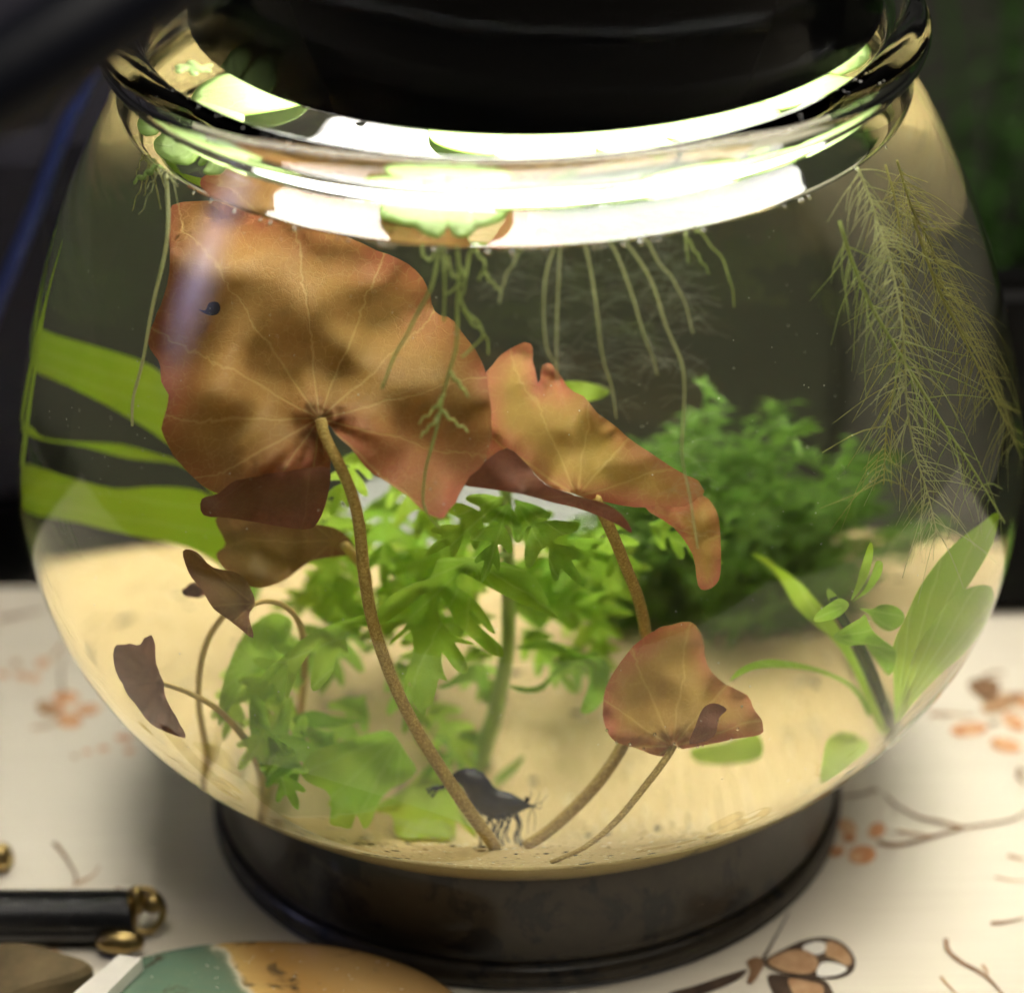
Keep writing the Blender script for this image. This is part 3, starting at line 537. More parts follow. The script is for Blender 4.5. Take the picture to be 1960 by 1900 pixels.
KR(leaf('leaf', cP([(180, 370), (260, 388), (330, 440), (420, 500), (500, 560), (580, 650), (680, 760), (760, 880), (830, 1010), (890, 1150), (960, 1310), (1040, 1480), (990, 1490), (930, 1370), (870, 1230), (830, 1130), (760, 1000), (680, 900), (590, 830), (500, 750), (430, 660), (380, 570), (310, 470)]), [(1440, 1060, -.006), (1560, 1200, -.022), (1690, 1390, -.018)], M['crypt'], rp, cP([(1030, 1480)])[0], step=10, ripple=.0006, seed=3))
KR(leaf('leaf', cP([(45, 1166), (90, 1100), (180, 1050), (300, 1028), (450, 1047), (600, 1085), (720, 1135), (820, 1195), (880, 1270), (930, 1370), (900, 1370), (850, 1270), (760, 1180), (620, 1118), (480, 1090), (330, 1082), (200, 1092), (110, 1130)]), [(1400, 1300, -.036), (1560, 1270, -.03), (1660, 1360, -.02)], M['wist'], rp, step=9, ripple=.0005, seed=4))
KR(leaf('leaf', cP([(610, 1790), (630, 1620), (660, 1525), (750, 1482), (850, 1512), (912, 1580), (800, 1680), (680, 1770)]), [(1590, 1480, -.030), (1640, 1410, -.016)], M['crypt'], rp, step=9, seed=5))
KR(leaf('leaf', [(1325, 1432), (1390, 1420), (1450, 1404), (1456, 1450), (1390, 1462), (1335, 1458)], [(1390, 1440, -.02)], M['crypt'], rp, step=9, seed=6))
sp_ = thing('stem_plant', 'dark-stemmed sprig with a whorl of small green leaves at right', 'plant', tuple(at(1705, 1400, .2)[0])); KS = child(sp_)
KS(stem('stem', cP([(690, 640, -.036), (740, 760, -.036), (860, 950, -.034), (930, 1100, -.030), (990, 1270, -.025), (1040, 1400, -.02)]) + [gs(1712, 1405)], (.0007, .0010), M['dark_stem'], sp_, 40))
for L, y in [([(800, 665), (835, 560), (868, 440), (920, 300), (942, 350), (920, 470), (872, 580)], -.038), ([(805, 672), (880, 600), (930, 500), (960, 418), (1000, 430), (990, 500), (930, 590), (860, 642)], -.035), ([(850, 708), (930, 716), (980, 690), (1040, 688), (1100, 710), (1136, 760), (1110, 820), (1050, 852), (1000, 840), (950, 800), (910, 745)], -.040), ([(790, 690), (740, 648), (680, 672), (590, 740), (570, 792), (640, 790), (730, 762)], -.041), ([(690, 892), (760, 830), (860, 772), (890, 750), (925, 830), (980, 890), (1072, 962), (1000, 955), (880, 938), (780, 942)], -.044), ([(890, 930), (960, 950), (1070, 965), (1080, 1040), (1040, 1130), (960, 1040)], -.030), ([(650, 600), (670, 590), (720, 640), (700, 670), (660, 660)], -.036)]:
    q = cP(L); KS(leaf('leaf', q, [(q[0][0], q[0][1], y), (q[3][0], q[3][1], y - .004), (q[-2][0], q[-2][1], y + .003)], M['wist'], sp_, q[0][:2], step=7, ripple=.0004, seed=abs(y) * 900, edgew=25))

# ------------------------------------------------------------------ feathery bush at the back
M['moss'] = leaf_mat('feathery_leaf', (.15, .28, .035), (.13, .25, .03), (.18, .33, .06), (.10, .20, .02), .5, 2, net=.0)
def frond(name, base, tip, n, ll, m, parent, fix, rs=.0005):
    """a limp stem beset with fine leaflets, one mesh"""
    b, t = np.array(base), np.array(tip); mid = (b + t) / 2 + np.array([random.uniform(-.01, .01), random.uniform(-.01, .01), random.uniform(0, .012)])
    P = catmull([b, mid, t], n); mb = MB().tube(P, np.linspace(rs, rs * .5, n), 4)
    for k in range(1, n):
        for j in range(4 if k < n * .5 else 2):
            a = 2 * math.pi * random.random(); T = P[k] - P[k - 1]; T /= np.linalg.norm(T) + 1e-9
            o = np.array([math.cos(a), math.sin(a), random.uniform(-.3, .6)]); o -= T * o.dot(T) * .6; o /= np.linalg.norm(o)
            l = ll * random.uniform(.6, 1.2); q = P[k] + o * l * .55 + np.array([0, 0, l * .12]); e = P[k] + o * l - np.array([0, 0, l * .1]); w = np.cross(o, T); w /= np.linalg.norm(w) + 1e-9; w *= l * .09
            mb.add([P[k], q + w, e, q - w], [(0, 1, 2, 3)])
    o = mb.build(name, m, parent)
    fix(o); return o
random.seed(5)
mo = thing('feathery_bush', 'dense dark green feathery water plant at the back right of the bowl', 'plant', tuple(at(1400, 1180, .2)[0])); KM = child(mo)
for i in range(90):
    u = random.gauss(1400, 165); v = 690 + 440 * random.random()**.5 + abs(u - 1400) * .16
    tp = at(u, min(v, 1130), random.uniform(.012, .055))[0]; bs = at(random.uniform(1160, 1640), 1180 + random.uniform(-50, 30), .2)[0]
    KM(frond('frond', bs, tp, 40, .0042, M['moss'], mo, lambda o: o, .0003))

# ------------------------------------------------------------------ floating plants with hanging roots
def root_mat(name, a, b):
    return stem_mat(name, a, b)
M['root'] = root_mat('pale_root', (.56, .58, .27), (.70, .72, .42)); M['root_dark'] = root_mat('olive_root', (.44, .42, .13), (.56, .54, .20)); M['root_green'] = root_mat('green_root', (.38, .47, .14), (.54, .61, .24))
ZF = ZW - .0014
def pad_mesh(c, r, ang, tilt, seed):
    n = 40; V = []; U = []; E = []
    ca, sa = math.cos(ang), math.sin(ang)
    O = []
    for k in range(n):
        a = 2 * math.pi * k / n; d = min(abs(a - math.pi), abs(a - math.pi)); rr = r * (1 - .55 * math.exp(-(d / .16)**2)) * (1 + .03 * math.sin(3 * a + seed))
        O.append((rr * math.cos(a), rr * .94 * math.sin(a)))
    V2, fs, ed = sheet2d(np.array(O) * 1000, r * 1000 / 6); V2 = V2 / 1000
    P = []
    for x, y in V2:
        q = math.hypot(x, y) / r; z = .0006 + .0011 * (1 - q * q) - .0005 * math.cos(2 * math.atan2(y, x)) * q + tilt * (x + r)
        P.append((c[0] + x * ca - y * sa, c[1] + x * sa + y * ca, ZF + max(z, .00045)))
    return P, fs, V2 / r, np.minimum(ed / (r * 300), 1)
def pad(c, r, ang, parent, k, tilt=0., seed=0, m='frog'):
    P, fs, uv, ed = pad_mesh(c, r, ang, tilt, seed); o = finish_leaf('floating_leaf', P, fs, uv * .9 + np.array([.6, 0]), ed, M[m], parent)
    s = o.modifiers.new('thickness', 'SOLIDIFY'); s.thickness = .0005; s.offset = 1
    return k(o)
def floater(label, centre, pads):
    c = on(centre[0], centre[1], ZF)[0]; t = thing('frogbit', label, 'floating plant', tuple(c), 'round-leaved plants floating on the water'); k = child(t); t['k'] = 1
    for u, v, r, a, ti in pads:
        p = on(u, v, ZF)[0]; rmax = .0705 - r
        q = math.hypot(p[0], p[1])
        if q > rmax: p = p * (rmax / q); p[2] = ZF
        pad(p, r, math.atan2(p[1], p[0]) if a is None else a, t, k, ti, u)
    return t, k
fr1, k1 = floater('floating plant with one large bright oval leaf near the left lip', (478, 192), [(478, 192, .0112, 3.6, .0)])
fr2, k2 = floater('floating plant with overlapping leaves pressed to the left front glass', (372, 290), [(320, 250, .0095, 1.0, .02), (385, 292, .0092, 1.6, .0), (450, 322, .0058, .4, .0)])
fr3, k3 = floater('floating plant with glaring white leaves at front centre under the lip', (860, 420), [(800, 418, .0064, 2.7, .0), (912, 420, .0064, .5, .02), (858, 434, .0064, 1.6, .0), (800, 355, .0095, 1.9, .02)])
fr4, k4 = floater('floating plant with large pale leaves just in front of the lamp', (960, 262), [(945, 262, .0120, 2.9, .0), (1040, 300, .0100, 5.2, .03), (1000, 210, .0100, 1.3, .01)])
fr5, k5 = floater('floating plant with pale leaves right of centre under the lamp edge', (1300, 262), [(1220, 268, .0118, 2.6, .0), (1370, 240, .0125, .2, .01), (1310, 320, .0090, 4.6, .02)])
fr6, k6 = floater('floating plant with green leaves below the right end of the lip', (1680, 215), [(1690, 205, .0118, .6, .01), (1590, 110, .0110, 1.6, .02), (1560, 190, .0075, 3.4, .0)])

def rootset(name, parent, k, strands, m, r=.00016, hairs=0, hl=.004, seed=0):
    for s in strands:
        P2 = catmull([(p[0], p[1]) for p in s], 36); Y = np.interp(np.linspace(0, 1, 36), [0, 1], [s[0][2] if len(s[0]) > 2 else -.07, s[-1][2] if len(s[-1]) > 2 else -.066])
        P = at(P2[:, 0], P2[:, 1], Y) + 0; P[:, 1] += .0006 * np.sin(np.arange(36) * .5 + seed)
        rr = np.linspace(r * 1.15, r * .6, 36) * (1 + .25 * rng.random(36))
        ro = k(MB().tube(P, rr, 6).build(name, m, parent))
        if hairs:
            mb = MB()
            for h in range(hairs):
                i = random.randint(2, 34); a = random.uniform(0, 2 * math.pi); d = np.array([math.cos(a), math.sin(a), random.uniform(-.25, .55)]); l = hl * random.uniform(.5, 1.2)
                mb.tube([P[i], P[i] + d * l * .5 + (0, 0, .0002), P[i] + d * l - (0, 0, l * .18)], .000018, 3)
            h_ = mb.build('root_hairs', M['hair'], ro); h_['kind'] = 'stuff'
M['hair'] = root_mat('root_hair', (.55, .55, .42), (.70, .70, .58))
z1 = lambda L, a=-.078, b=-.074: [(*L[0][:2], a)] + [tuple(p[:2]) for p in L[1:-1]] + [(*L[-1][:2], b)]
random.seed(3)
rootset('root', fr3, k3, [z1(cB(q), -.074, -.072) for q in [
    [(600, 100), (570, 250), (520, 380), (440, 520), (370, 660), (300, 815)],
    [(690, 100), (700, 250), (690, 400), (690, 520), (680, 620), (650, 740), (620, 860), (590, 1000), (560, 1110), (530, 1220), (515, 1360), (520, 1440), (560, 1500), (600, 1535)],
    [(620, 100), (625, 300), (620, 470)], [(760, 110), (720, 280), (640, 330), (620, 380)], [(770, 100), (830, 180), (800, 260)], [(830, 230), (880, 290), (920, 330)],
    [(690, 280), (720, 400), (790, 480), (820, 540), (780, 610), (710, 655)], [(720, 420), (780, 500), (840, 560), (850, 640)], [(510, 100), (515, 140), (550, 160), (600, 100)], [(700, 200), (730, 250), (720, 330), (690, 380)], [(640, 150), (660, 230), (700, 270)],
    [(620, 860), (560, 940), (490, 1000)], [(610, 940), (680, 1000), (745, 1040)], [(650, 740), (700, 800), (745, 860)], [(600, 960), (540, 1030), (500, 1070)]]], M['root_green'], .00025)
rootset('root', fr4, k4, [z1(cB(q), -.082, -.078) for q in [
    [(1025, 100), (940, 250), (905, 380)], [(1190, 100), (1140, 280), (1140, 560), (1190, 700), (1210, 800)], [(1220, 90), (1210, 300), (1200, 600), (1205, 740)]]], M['root'], .00017, 60, .005)
rootset('root', fr5, k5, [z1(cB(q), -.080, -.074) for q in [
    [(1345, 70), (1400, 350), (1430, 620), (1480, 800), (1510, 970)], [(1475, 65), (1560, 250), (1620, 450), (1690, 650), (1720, 745)],
    [(1560, 70), (1690, 280), (1760, 480), (1840, 680), (1860, 850), (1850, 1050), (1850, 1200), (1890, 1400), (1930, 1640)], [(1645, 40), (1750, 200), (1840, 330), (1905, 535)]]], M['root'], .00020, 90, .006)
rootset('root', fr5, k5, [z1(cR(q), -.07, -.066) for q in [[(200, 0), (205, 90), (215, 170)], [(250, 0), (330, 80), (400, 180), (440, 300), (455, 400)], [(215, 60), (270, 150), (325, 230)]]], M['root_green'], .00020)
rootset('root', fr2, k2, [[(318, 330, -.052), (322, 420), (312, 500), (290, 600), (270, 700), (255, 770), (252, 812, -.050)]], M['root'], .00042)
for i in range(16):
    u0 = random.uniform(268, 335); v0 = 275 + (u0 - 268) * .75; dx = random.uniform(-45, 25); L = random.uniform(40, 120)
    rootset('root', fr2, k2, [[(u0, v0, -.05), (u0 + dx * .5, v0 + L * .55), (u0 + dx, v0 + L, -.046)]], M['root_dark'] if i % 3 else M['root'], .00014, seed=i)
rootset('root', fr2, k2, [[(300, 318, -.050), (280, 334), (256, 347, -.050)]], M['green_stem'], .0006)

def feather(name, parent, k, L, Y0, Y1, m, r, n, l0, l1, side=0):
    P2 = catmull([p[:2] for p in L], 60); Pm = at(P2[:, 0], P2[:, 1], np.linspace(Y0, Y1, 60)); mb = MB().tube(Pm, np.linspace(r, r * .45, 60), 6)
    for i in range(n):
        j = int(4 + 55 * ((i + random.random()) / n)); j = min(j, 58); T = P2[j + 1] - P2[j]; T /= np.linalg.norm(T)
        s = random.choice((-1, 1)) if not side else (side if random.random() < .75 else -side); a = s * random.uniform(.25, 1.25); l = l0 + (l1 * 1.15 - l0) * random.random()**1.6 * (1 - .35 * j / 60)
        d = np.array([T[0] * math.cos(a) - T[1] * math.sin(a), T[0] * math.sin(a) + T[1] * math.cos(a)]); d2 = d + T * .35 + np.array([0, .2])
        q = np.array([P2[j], P2[j] + d * l * .5, P2[j] + d * l * .55 + d2 * l * .5 + np.random.default_rng(i + j * 97).normal(size=2) * l * .12]); y = np.interp(j, [0, 59], [Y0, Y1]); dy = random.uniform(-.006, .008)
        W3 = at(q[:, 0], q[:, 1], np.array([y, y + dy * .5, y + dy])); mb.tube(catmull(W3, 6), np.linspace(r * .34, r * .13, 6) * random.uniform(.7, 1.2), 4)
    o = mb.build(name, m, parent); return k(o)
random.seed(9)
feather('feathery_root', fr6, k6, cR([(1000, -40), (1060, 150), (1150, 370), (1270, 580), (1400, 790), (1550, 1030), (1700, 1260), (1860, 1530)]), -.052, -.034, M['root_green'], .00048, 70, 30, 130, 1)
feather('feathery_root', fr6, k6, cR([(1210, 0), (1270, 200), (1310, 400), (1340, 650), (1350, 900), (1390, 1150), (1460, 1380), (1510, 1600)]), -.056, -.046, M['root'], .00034, 130, 40, 150)
feather('feathery_root', fr6, k6, cR([(1380, -60), (1500, 280), (1600, 480), (1720, 720), (1850, 980), (1950, 1200)]), -.036, -.020, M['root_dark'], .00042, 110, 40, 140)
feather('feathery_root', fr6, k6, cR([(1080, -360), (1150, -180), (1190, -60), (1230, 60), (1250, 130)]), -.054, -.052, M['root'], .00040, 60, 30, 110)
feather('feathery_root', fr6, k6, cR([(1240, -330), (1300, -100), (1330, 200), (1330, 600), (1250, 1000), (1230, 1330)]), -.038, -.032, M['root_dark'], .00030, 110, 30, 150)
feather('feathery_root', fr6, k6, cR([(1300, -350), (1380, -100), (1480, 100), (1560, 360)]), -.028, -.02, M['root_dark'], .00034, 80, 30, 120)

M['fern'] = leaf_mat('floating_fern', (.42, .62, .22), (.5, .66, .3), (.5, .66, .3), (.36, .55, .16), .35, 2, net=.2)
def fern(label, u, v, size, seed):
    random.seed(seed); c = on(u, v, ZF)[0]; t = thing('floating_fern', label, 'floating plant', tuple(c), 'tiny floating fern sprigs'); k = child(t)
    pts = [(0, 0)]
    for b in range(6):
        a = b * 1.05 + random.uniform(-.3, .3)
        for j in range(1, 4): pts.append((j * size * .28 * math.cos(a + j * .2), j * size * .28 * math.sin(a + j * .2)))
    for x, y in pts:
        r = size * random.uniform(.20, .28); P = (c[0] + x, c[1] + y); mb = MB().ball((P[0], P[1], ZF + .0008), r, 5, (1, 1, .35)); k(mb.build('lobe', M['fern_plain'], t))
M['fern_plain'] = stem_mat('fern_green', (.40, .58, .20), (.58, .74, .36))
fern('tiny bright green fern sprig floating beside the left lamp edge', 372, 138, .0036, 1)
fern('tiny pale fern sprig floating near the right front glass', 1450, 328, .0024, 2)
fern('tiny dark green fern sprig between the leaves in front of the lamp', 1065, 266, .0022, 4)

# ------------------------------------------------------------------ shrimp
M['shrimp'] = plain('blue_shell', (.002, .008, .028), .3, 0, .25, .95, 420, .1, .3)
M['shrimp_pale'] = plain('translucent_blue_shell', (.012, .045, .055), .5, 0, .2, .6, 900)
foot = at(970, 1618, .2)[0]; YS = foot[1]
shr = thing('shrimp', 'small dark blue shrimp standing on the sand beside the thick lily stem', 'shrimp', tuple(foot)); KH = child(shr)
def sp3(L, dy=0.): L = cS([(p[0], p[1]) for p in L]); a = np.array(L); return at(a[:, 0], a[:, 1], YS + .002 + dy)
pair = [((965, 150), (960, 172)), ((1020, 128), (1010, 160)), ((1062, 80), (1078, 122)), ((1100, 53), (1108, 135)), ((1150, 43), (1140, 185)), ((1200, 47), (1168, 240)), ((1245, 74), (1198, 280)), ((1280, 118), (1234, 304)), ((1310, 156), (1270, 324)), ((1345, 170), (1325, 334)), ((1400, 186), (1390, 322)), ((1450, 212), (1440, 297)), ((1490, 236), (1480, 277)), ((1515, 248), (1510, 266)), ((1540, 255), (1539, 260))]
up_, lo_ = sp3([a for a, b in pair]), sp3([b for a, b in pair]); sc = np.linalg.norm(up_[9] - up_[5]) / math.hypot(145, 123)
NS = 84; UL = catmull(np.hstack([up_, lo_]), NS); V = []; Fc = []; ns = 18
for i in range(NS):
    c = (UL[i, :3] + UL[i, 3:]) / 2; h = (UL[i, :3] - UL[i, 3:]) / 2; H = np.linalg.norm(h); ph = (i / NS * 15 * .92) % 1.
    q = 1 + (.07 * (ph - .5) if 14 < i < 46 else .0)
    for j in range(ns):
        a = 2 * math.pi * j / ns; V.append(c + q * (math.sin(a) * h + math.cos(a) * np.array([0, -.55 * H, 0])))
for i in range(NS - 1):
    for j in range(ns): Fc.append((i * ns + j, i * ns + (j + 1) % ns, (i + 1) * ns + (j + 1) % ns, (i + 1) * ns + j))
Fc += [tuple(range(ns))[::-1], tuple(range((NS - 1) * ns, NS * ns))]
bo = KH(link('body', mesh('body', V, Fc), M['shrimp'], shr))
for dy in (-.0006, .0004):
    MB().ball(sp3([(1492, 220)], dy)[0], 15 * sc, 6).build('eye', M['lampblack'], bo)
tails = [[(1000, 145), (960, 160), (925, 185)], [(1000, 143), (955, 150), (915, 165)], [(1000, 150), (970, 175), (945, 205)]]
for q in tails: KH(MB().tube(catmull(sp3(q), 8), np.linspace(10, 15, 8) * sc, 6, .3).build('tail_fin', M['shrimp_pale'], shr))
for i, x in enumerate((1270, 1315, 1360, 1400, 1430)):
    for s in (-1, 1):
        jx = random.uniform(-14, 14); a = [(x, 318 - i * 7), (x + 14 + s * 12 + jx, 365 - (i % 2) * 16), (x - 6 + s * 20 + jx * 1.6, 420 + jx), (x + 6 + s * 26 + jx * 2, 486 - (i % 3) * 10)]
        KH(MB().tube(catmull(sp3(a, s * .0012), 14), np.linspace(8, 5, 14) * sc, 5).build('leg', M['shrimp'], shr))
for i, x in enumerate((1165, 1195, 1225)):
    KH(MB().tube(catmull(sp3([(x, 215 + i * 25), (x - 5, 255 + i * 22), (x + 8, 290 + i * 16)]), 8), np.linspace(22, 10, 8) * sc, 6, .4).build('swimmeret', M['shrimp_pale'], shr))
for q in ([(1530, 255), (1555, 215), (1565, 170)], [(1530, 258), (1580, 230), (1612, 190)], [(1525, 262), (1540, 330), (1530, 400)], [(1500, 230), (1515, 190), (1512, 160)], [(1520, 265), (1500, 330), (1495, 420)], [(1528, 260), (1570, 270), (1575, 225)]):
    KH(MB().tube(catmull(sp3(q, random.uniform(-.001, .001)), 12), np.linspace(2.6, 1.2, 12) * sc, 4).build('antenna', M['shrimp'], shr))

# ------------------------------------------------------------------ bubble on the water
bb = MB().ball(on(690, 225, ZF + .0003)[0], .0011, 10); tag(bb.build('air_bubble', glass('bubble_skin', 1.15, (1, 1, 1))), 'single round air bubble on the dark water by the lamp', 'bubble')

# ------------------------------------------------------------------ motes drifting in the water
mt = MB(); random.seed(33)
for i in range(520):
    q = at(random.uniform(60, 1930), random.uniform(430, 1500), random.uniform(-.085, .01))[0]; mt.ball(q, random.choice((.00006, .00008, .0001, .00014)), 3)
tag(mt.build('motes', stem_mat('pale_mote', (.6, .6, .5), (.8, .8, .7))), 'pale specks drifting in the water', kind='stuff')
dm = MB()
for i in range(90):
    a = random.uniform(-2.6, -.5); r = random.uniform(.0705, .0765); z = float(np.interp(r, [.0701, .0716, .0733, .0750, .0765], [.1781, .1789, .1792, .1789, .1781])) + .00002
    dm.ball((r * math.cos(a), r * math.sin(a), z), random.choice((.00008, .00012, .00018)), 3, (random.uniform(.6, 2), 1, .5))
tag(dm.build('dust', M['cream'] if 'cream' in M else plain('white_dust', (.8, .8, .8), .8)), 'white dust specks on the glass lip', kind='stuff')

def grain_mat():
    m, nt, out = mat('sand_grain'); p = N(nt, 'BsdfPrincipled'); g = N(nt, 'NewGeometry')
    nt.links.new(ramp(nt, g.outputs['Random Per Island'], [(0, (.36, .25, .11)), (.3, (.56, .43, .2)), (.7, (.68, .56, .3)), (1, (.84, .78, .6))]), p.inputs['Base Color'])
    p.inputs['Roughness'].default_value = .7; nt.links.new(p.outputs[0], out.inputs[0]); return m
gr = MB(); db = MB(); random.seed(44)
for i in range(6000):
    r = .082 * math.sqrt(random.random()); a = random.uniform(0, 6.283); x, y = r * math.cos(a), r * math.sin(a); z = float(sandz(x, y))
    if r > float(np.interp(z, IZ[4:], IR[4:])) - .0016: continue
    if random.random() < .965: gr.ball((x, y, z), random.uniform(.00014, .00036), 3, (1, 1, .8))
    else: db.ball((x, y, z + .0001), random.uniform(.0002, .0006), 3, (random.uniform(.8, 2.4), random.uniform(.6, 1.5), .35))
for o, t_ in ((gr.build('sand_grains', grain_mat()), 'coarser grains scattered over the sand'), (db.build('debris', plain('dark_debris', (.05, .055, .045), .8, 0, .2, .6, 700)), 'dark specks of plant debris on the sand')): tag(o, t_, kind='stuff')

wb = MB(); random.seed(50)
for i in range(46):
    a = random.uniform(-2.75, -.4); wb.ball(((rw - .0009) * math.cos(a), (rw - .0009) * math.sin(a), ZF - .0003), random.uniform(.00015, .00045), 5)
tag(wb.build('waterline_bubbles', M['bead']), 'tiny air bubbles along the waterline', kind='stuff')
# ------------------------------------------------------------------ print on the table top
def pl(u, v, Y):
    o, d = sight(np.atleast_1d(u), np.atleast_1d(v)); t = (Y - o[:, 1]) / d[:, 1]; return o + d * t[:, None]
def ink(name, a, b):
    m, nt, out = mat(name); p = N(nt, 'BsdfPrincipled'); n = noise(nt, 320, 4, .6, objco(nt), .4)
    nt.links.new(ramp(nt, n, [(.35, a), (.65, b)]), p.inputs['Base Color']); p.inputs['Roughness'].default_value = .45; nt.links.new(p.outputs[0], out.inputs[0]); return m
M['ink_orange'] = ink('orange_ink', (.52, .20, .075), (.68, .44, .26)); M['ink_brown'] = ink('brown_ink', (.17, .085, .04), (.30, .18, .10)); M['ink_dark'] = ink('dark_ink', (.045, .03, .022), (.10, .065, .045)); M['ink_tan'] = ink('tan_ink', (.36, .20, .10), (.5, .32, .18)); M['ink_white'] = ink('white_ink', (.74, .70, .62), (.8, .77, .7))
zk = [0.0003]
def flat(name, outl, m, parent, smooth=4, z=None):
    O = closed(outl, smooth); P = on(O[:, 0], O[:, 1], z or zk[0]); return link(name, mesh(name, P, [tuple(range(len(P)))]), M[m], parent, False)
def line(name, pts, w, m, parent, z=None):
    P = catmull(pts, 8 * len(pts)); T = np.gradient(P, axis=0); T /= np.linalg.norm(T, axis=1)[:, None]; Nn = np.stack([-T[:, 1], T[:, 0]], 1) * (w * np.linspace(1, .35, len(P)))[:, None]
    A, B = P + Nn, P - Nn; Q = np.vstack([on(A[:, 0], A[:, 1], z or zk[0]), on(B[:, 0], B[:, 1], z or zk[0])]); n = len(P)
    return link(name, mesh(name, Q, [(i, i + 1, n + i + 1, n + i) for i in range(n - 1)]), M[m], parent, False)
def ell(u, v, a, b, th=0, n=10): return [(u + a * math.cos(t) * math.cos(th) - b * math.sin(t) * math.sin(th), v + a * math.cos(t) * math.sin(th) + b * math.sin(t) * math.cos(th)) for t in np.linspace(0, 2 * math.pi, n, endpoint=False)]
def spray(name, petals, dots, lines):
    o = bpy.data.objects.new(name, None); C.objects.link(o); o.parent = table
    for p in petals: flat('petal', p[0] if isinstance(p[0], list) else ell(*p[:5]), p[-1], o)
    for d in dots: flat('dot', ell(*d[:5]), d[-1], o)
    for l in lines: line('twig', l[0], l[1], l[2], o)
    return o
zk[0] = .0003
spray('printed_blossom', [(127, 1334, 25, 12, .0, 'ink_orange'), (90, 1355, 22, 13, .4, 'ink_tan'), (168, 1357, 24, 10, -.1, 'ink_orange'), (132, 1378, 24, 15, .1, 'ink_orange'), (112, 1354, 12, 10, .2, 'ink_orange')],
      [(237, 1412, 16, 6, .05, 'ink_orange'), (198, 1432, 11, 5, -.1, 'ink_orange'), (166, 1438, 9, 4, 0, 'ink_orange'), (248, 1436, 10, 5, -.1, 'ink_orange'), (143, 1447, 6, 4, 0, 'ink_tan'), (82, 1268, 13, 9, -.4, 'ink_orange'), (42, 1293, 12, 7, 0, 'ink_orange'), (66, 1297, 10, 8, 0, 'ink_orange'), (30, 1268, 8, 6, 0, 'ink_tan'), (6, 1290, 10, 6, 0, 'ink_orange')],
      [([(122, 1335), (116, 1290), (122, 1250)], 3, 'ink_brown'), ([(60, 1392), (90, 1390), (120, 1372)], 3, 'ink_tan'), ([(0, 1184), (40, 1176), (85, 1166)], 4, 'ink_brown'), ([(100, 1258), (115, 1240), (125, 1225)], 4, 'ink_tan')])
spray('printed_blossom', [(1915, 1345, 40, 16, -.35, 'ink_tan'), (1855, 1395, 36, 13, -.1, 'ink_orange'), (1940, 1380, 24, 14, .6, 'ink_orange'), (1925, 1425, 30, 14, .25, 'ink_orange'), (1955, 1340, 18, 14, .8, 'ink_orange'), ([(1853, 1305), (1880, 1298), (1912, 1305), (1910, 1330), (1890, 1343), (1862, 1325)], 'ink_brown')], [(1902, 1384, 9, 5, 0, 'ink_brown')],
      [([(1780, 1367), (1820, 1366), (1865, 1370)], 4, 'ink_tan'), ([(1880, 1298), (1900, 1288), (1925, 1286)], 4, 'ink_brown')])
spray('printed_blossom', [(1622, 1582, 20, 14, .6, 'ink_orange'), (1678, 1588, 18, 14, -.5, 'ink_orange'), (1650, 1635, 27, 18, -.1, 'ink_orange'), (1602, 1628, 16, 11, -.3, 'ink_orange'), (1626, 1603, 13, 8, 0, 'ink_orange')], [],
      [([(1680, 1612), (1720, 1616), (1780, 1602), (1850, 1583), (1930, 1570), (1965, 1552)], 4.5, 'ink_brown'), ([(1845, 1584), (1800, 1572), (1760, 1564), (1715, 1540), (1695, 1520)], 4, 'ink_brown'), ([(1612, 1524), (1645, 1520), (1680, 1512), (1660, 1510)], 3, 'ink_brown'), ([(1718, 1590), (1760, 1597), (1800, 1598)], 3, 'ink_tan'), ([(1590, 1600), (1565, 1585), (1545, 1560)], 3, 'ink_brown')])
spray('printed_twig', [], [], [([(1810, 1795), (1815, 1818), (1840, 1840), (1880, 1862), (1905, 1885), (1925, 1910)], 5, 'ink_brown'), ([(1880, 1845), (1890, 1860), (1886, 1868)], 3, 'ink_tan'), ([(1897, 1766), (1925, 1764), (1960, 1756)], 4, 'ink_brown'), ([(1930, 1637), (1960, 1644)], 4, 'ink_tan'), ([(1955, 1470), (1950, 1485), (1962, 1500)], 7, 'ink_brown'), ([(1905, 1678), (1935, 1684), (1962, 1685)], 2, 'ink_tan'), ([(1800, 1868), (1815, 1885), (1835, 1905)], 3, 'ink_tan')])
spray('printed_twig', [], [], [([(103, 1612), (120, 1632), (135, 1655), (145, 1675), (142, 1695)], 4, 'ink_brown'), ([(142, 1690), (165, 1682), (182, 1670), (190, 1655)], 3, 'ink_tan'), ([(100, 1812), (120, 1830), (145, 1842)], 5, 'ink_tan'), ([(220, 1700), (240, 1705), (252, 1712)], 3, 'ink_brown')])
bf = bpy.data.objects.new('printed_butterfly', None); C.objects.link(bf); bf.parent = table
wingA = [(1462, 1838), (1500, 1815), (1540, 1798), (1583, 1793), (1615, 1805), (1636, 1832), (1632, 1858), (1600, 1872), (1560, 1870), (1520, 1866), (1480, 1856)]
flat('wing', wingA, 'ink_dark', bf); zk[0] = .0005
flat('wing_panel', [(1470, 1838), (1510, 1818), (1548, 1820), (1566, 1840), (1555, 1860), (1520, 1862), (1488, 1853)], 'ink_tan', bf); flat('wing_panel', [(1535, 1812), (1560, 1801), (1580, 1805), (1578, 1820), (1560, 1826)], 'ink_white', bf); flat('wing_panel', [(1585, 1800), (1612, 1810), (1630, 1834), (1622, 1848), (1600, 1836), (1580, 1826)], 'ink_tan', bf); flat('wing_panel', [(1572, 1842), (1600, 1842), (1622, 1853), (1600, 1866), (1564, 1866)], 'ink_white', bf)
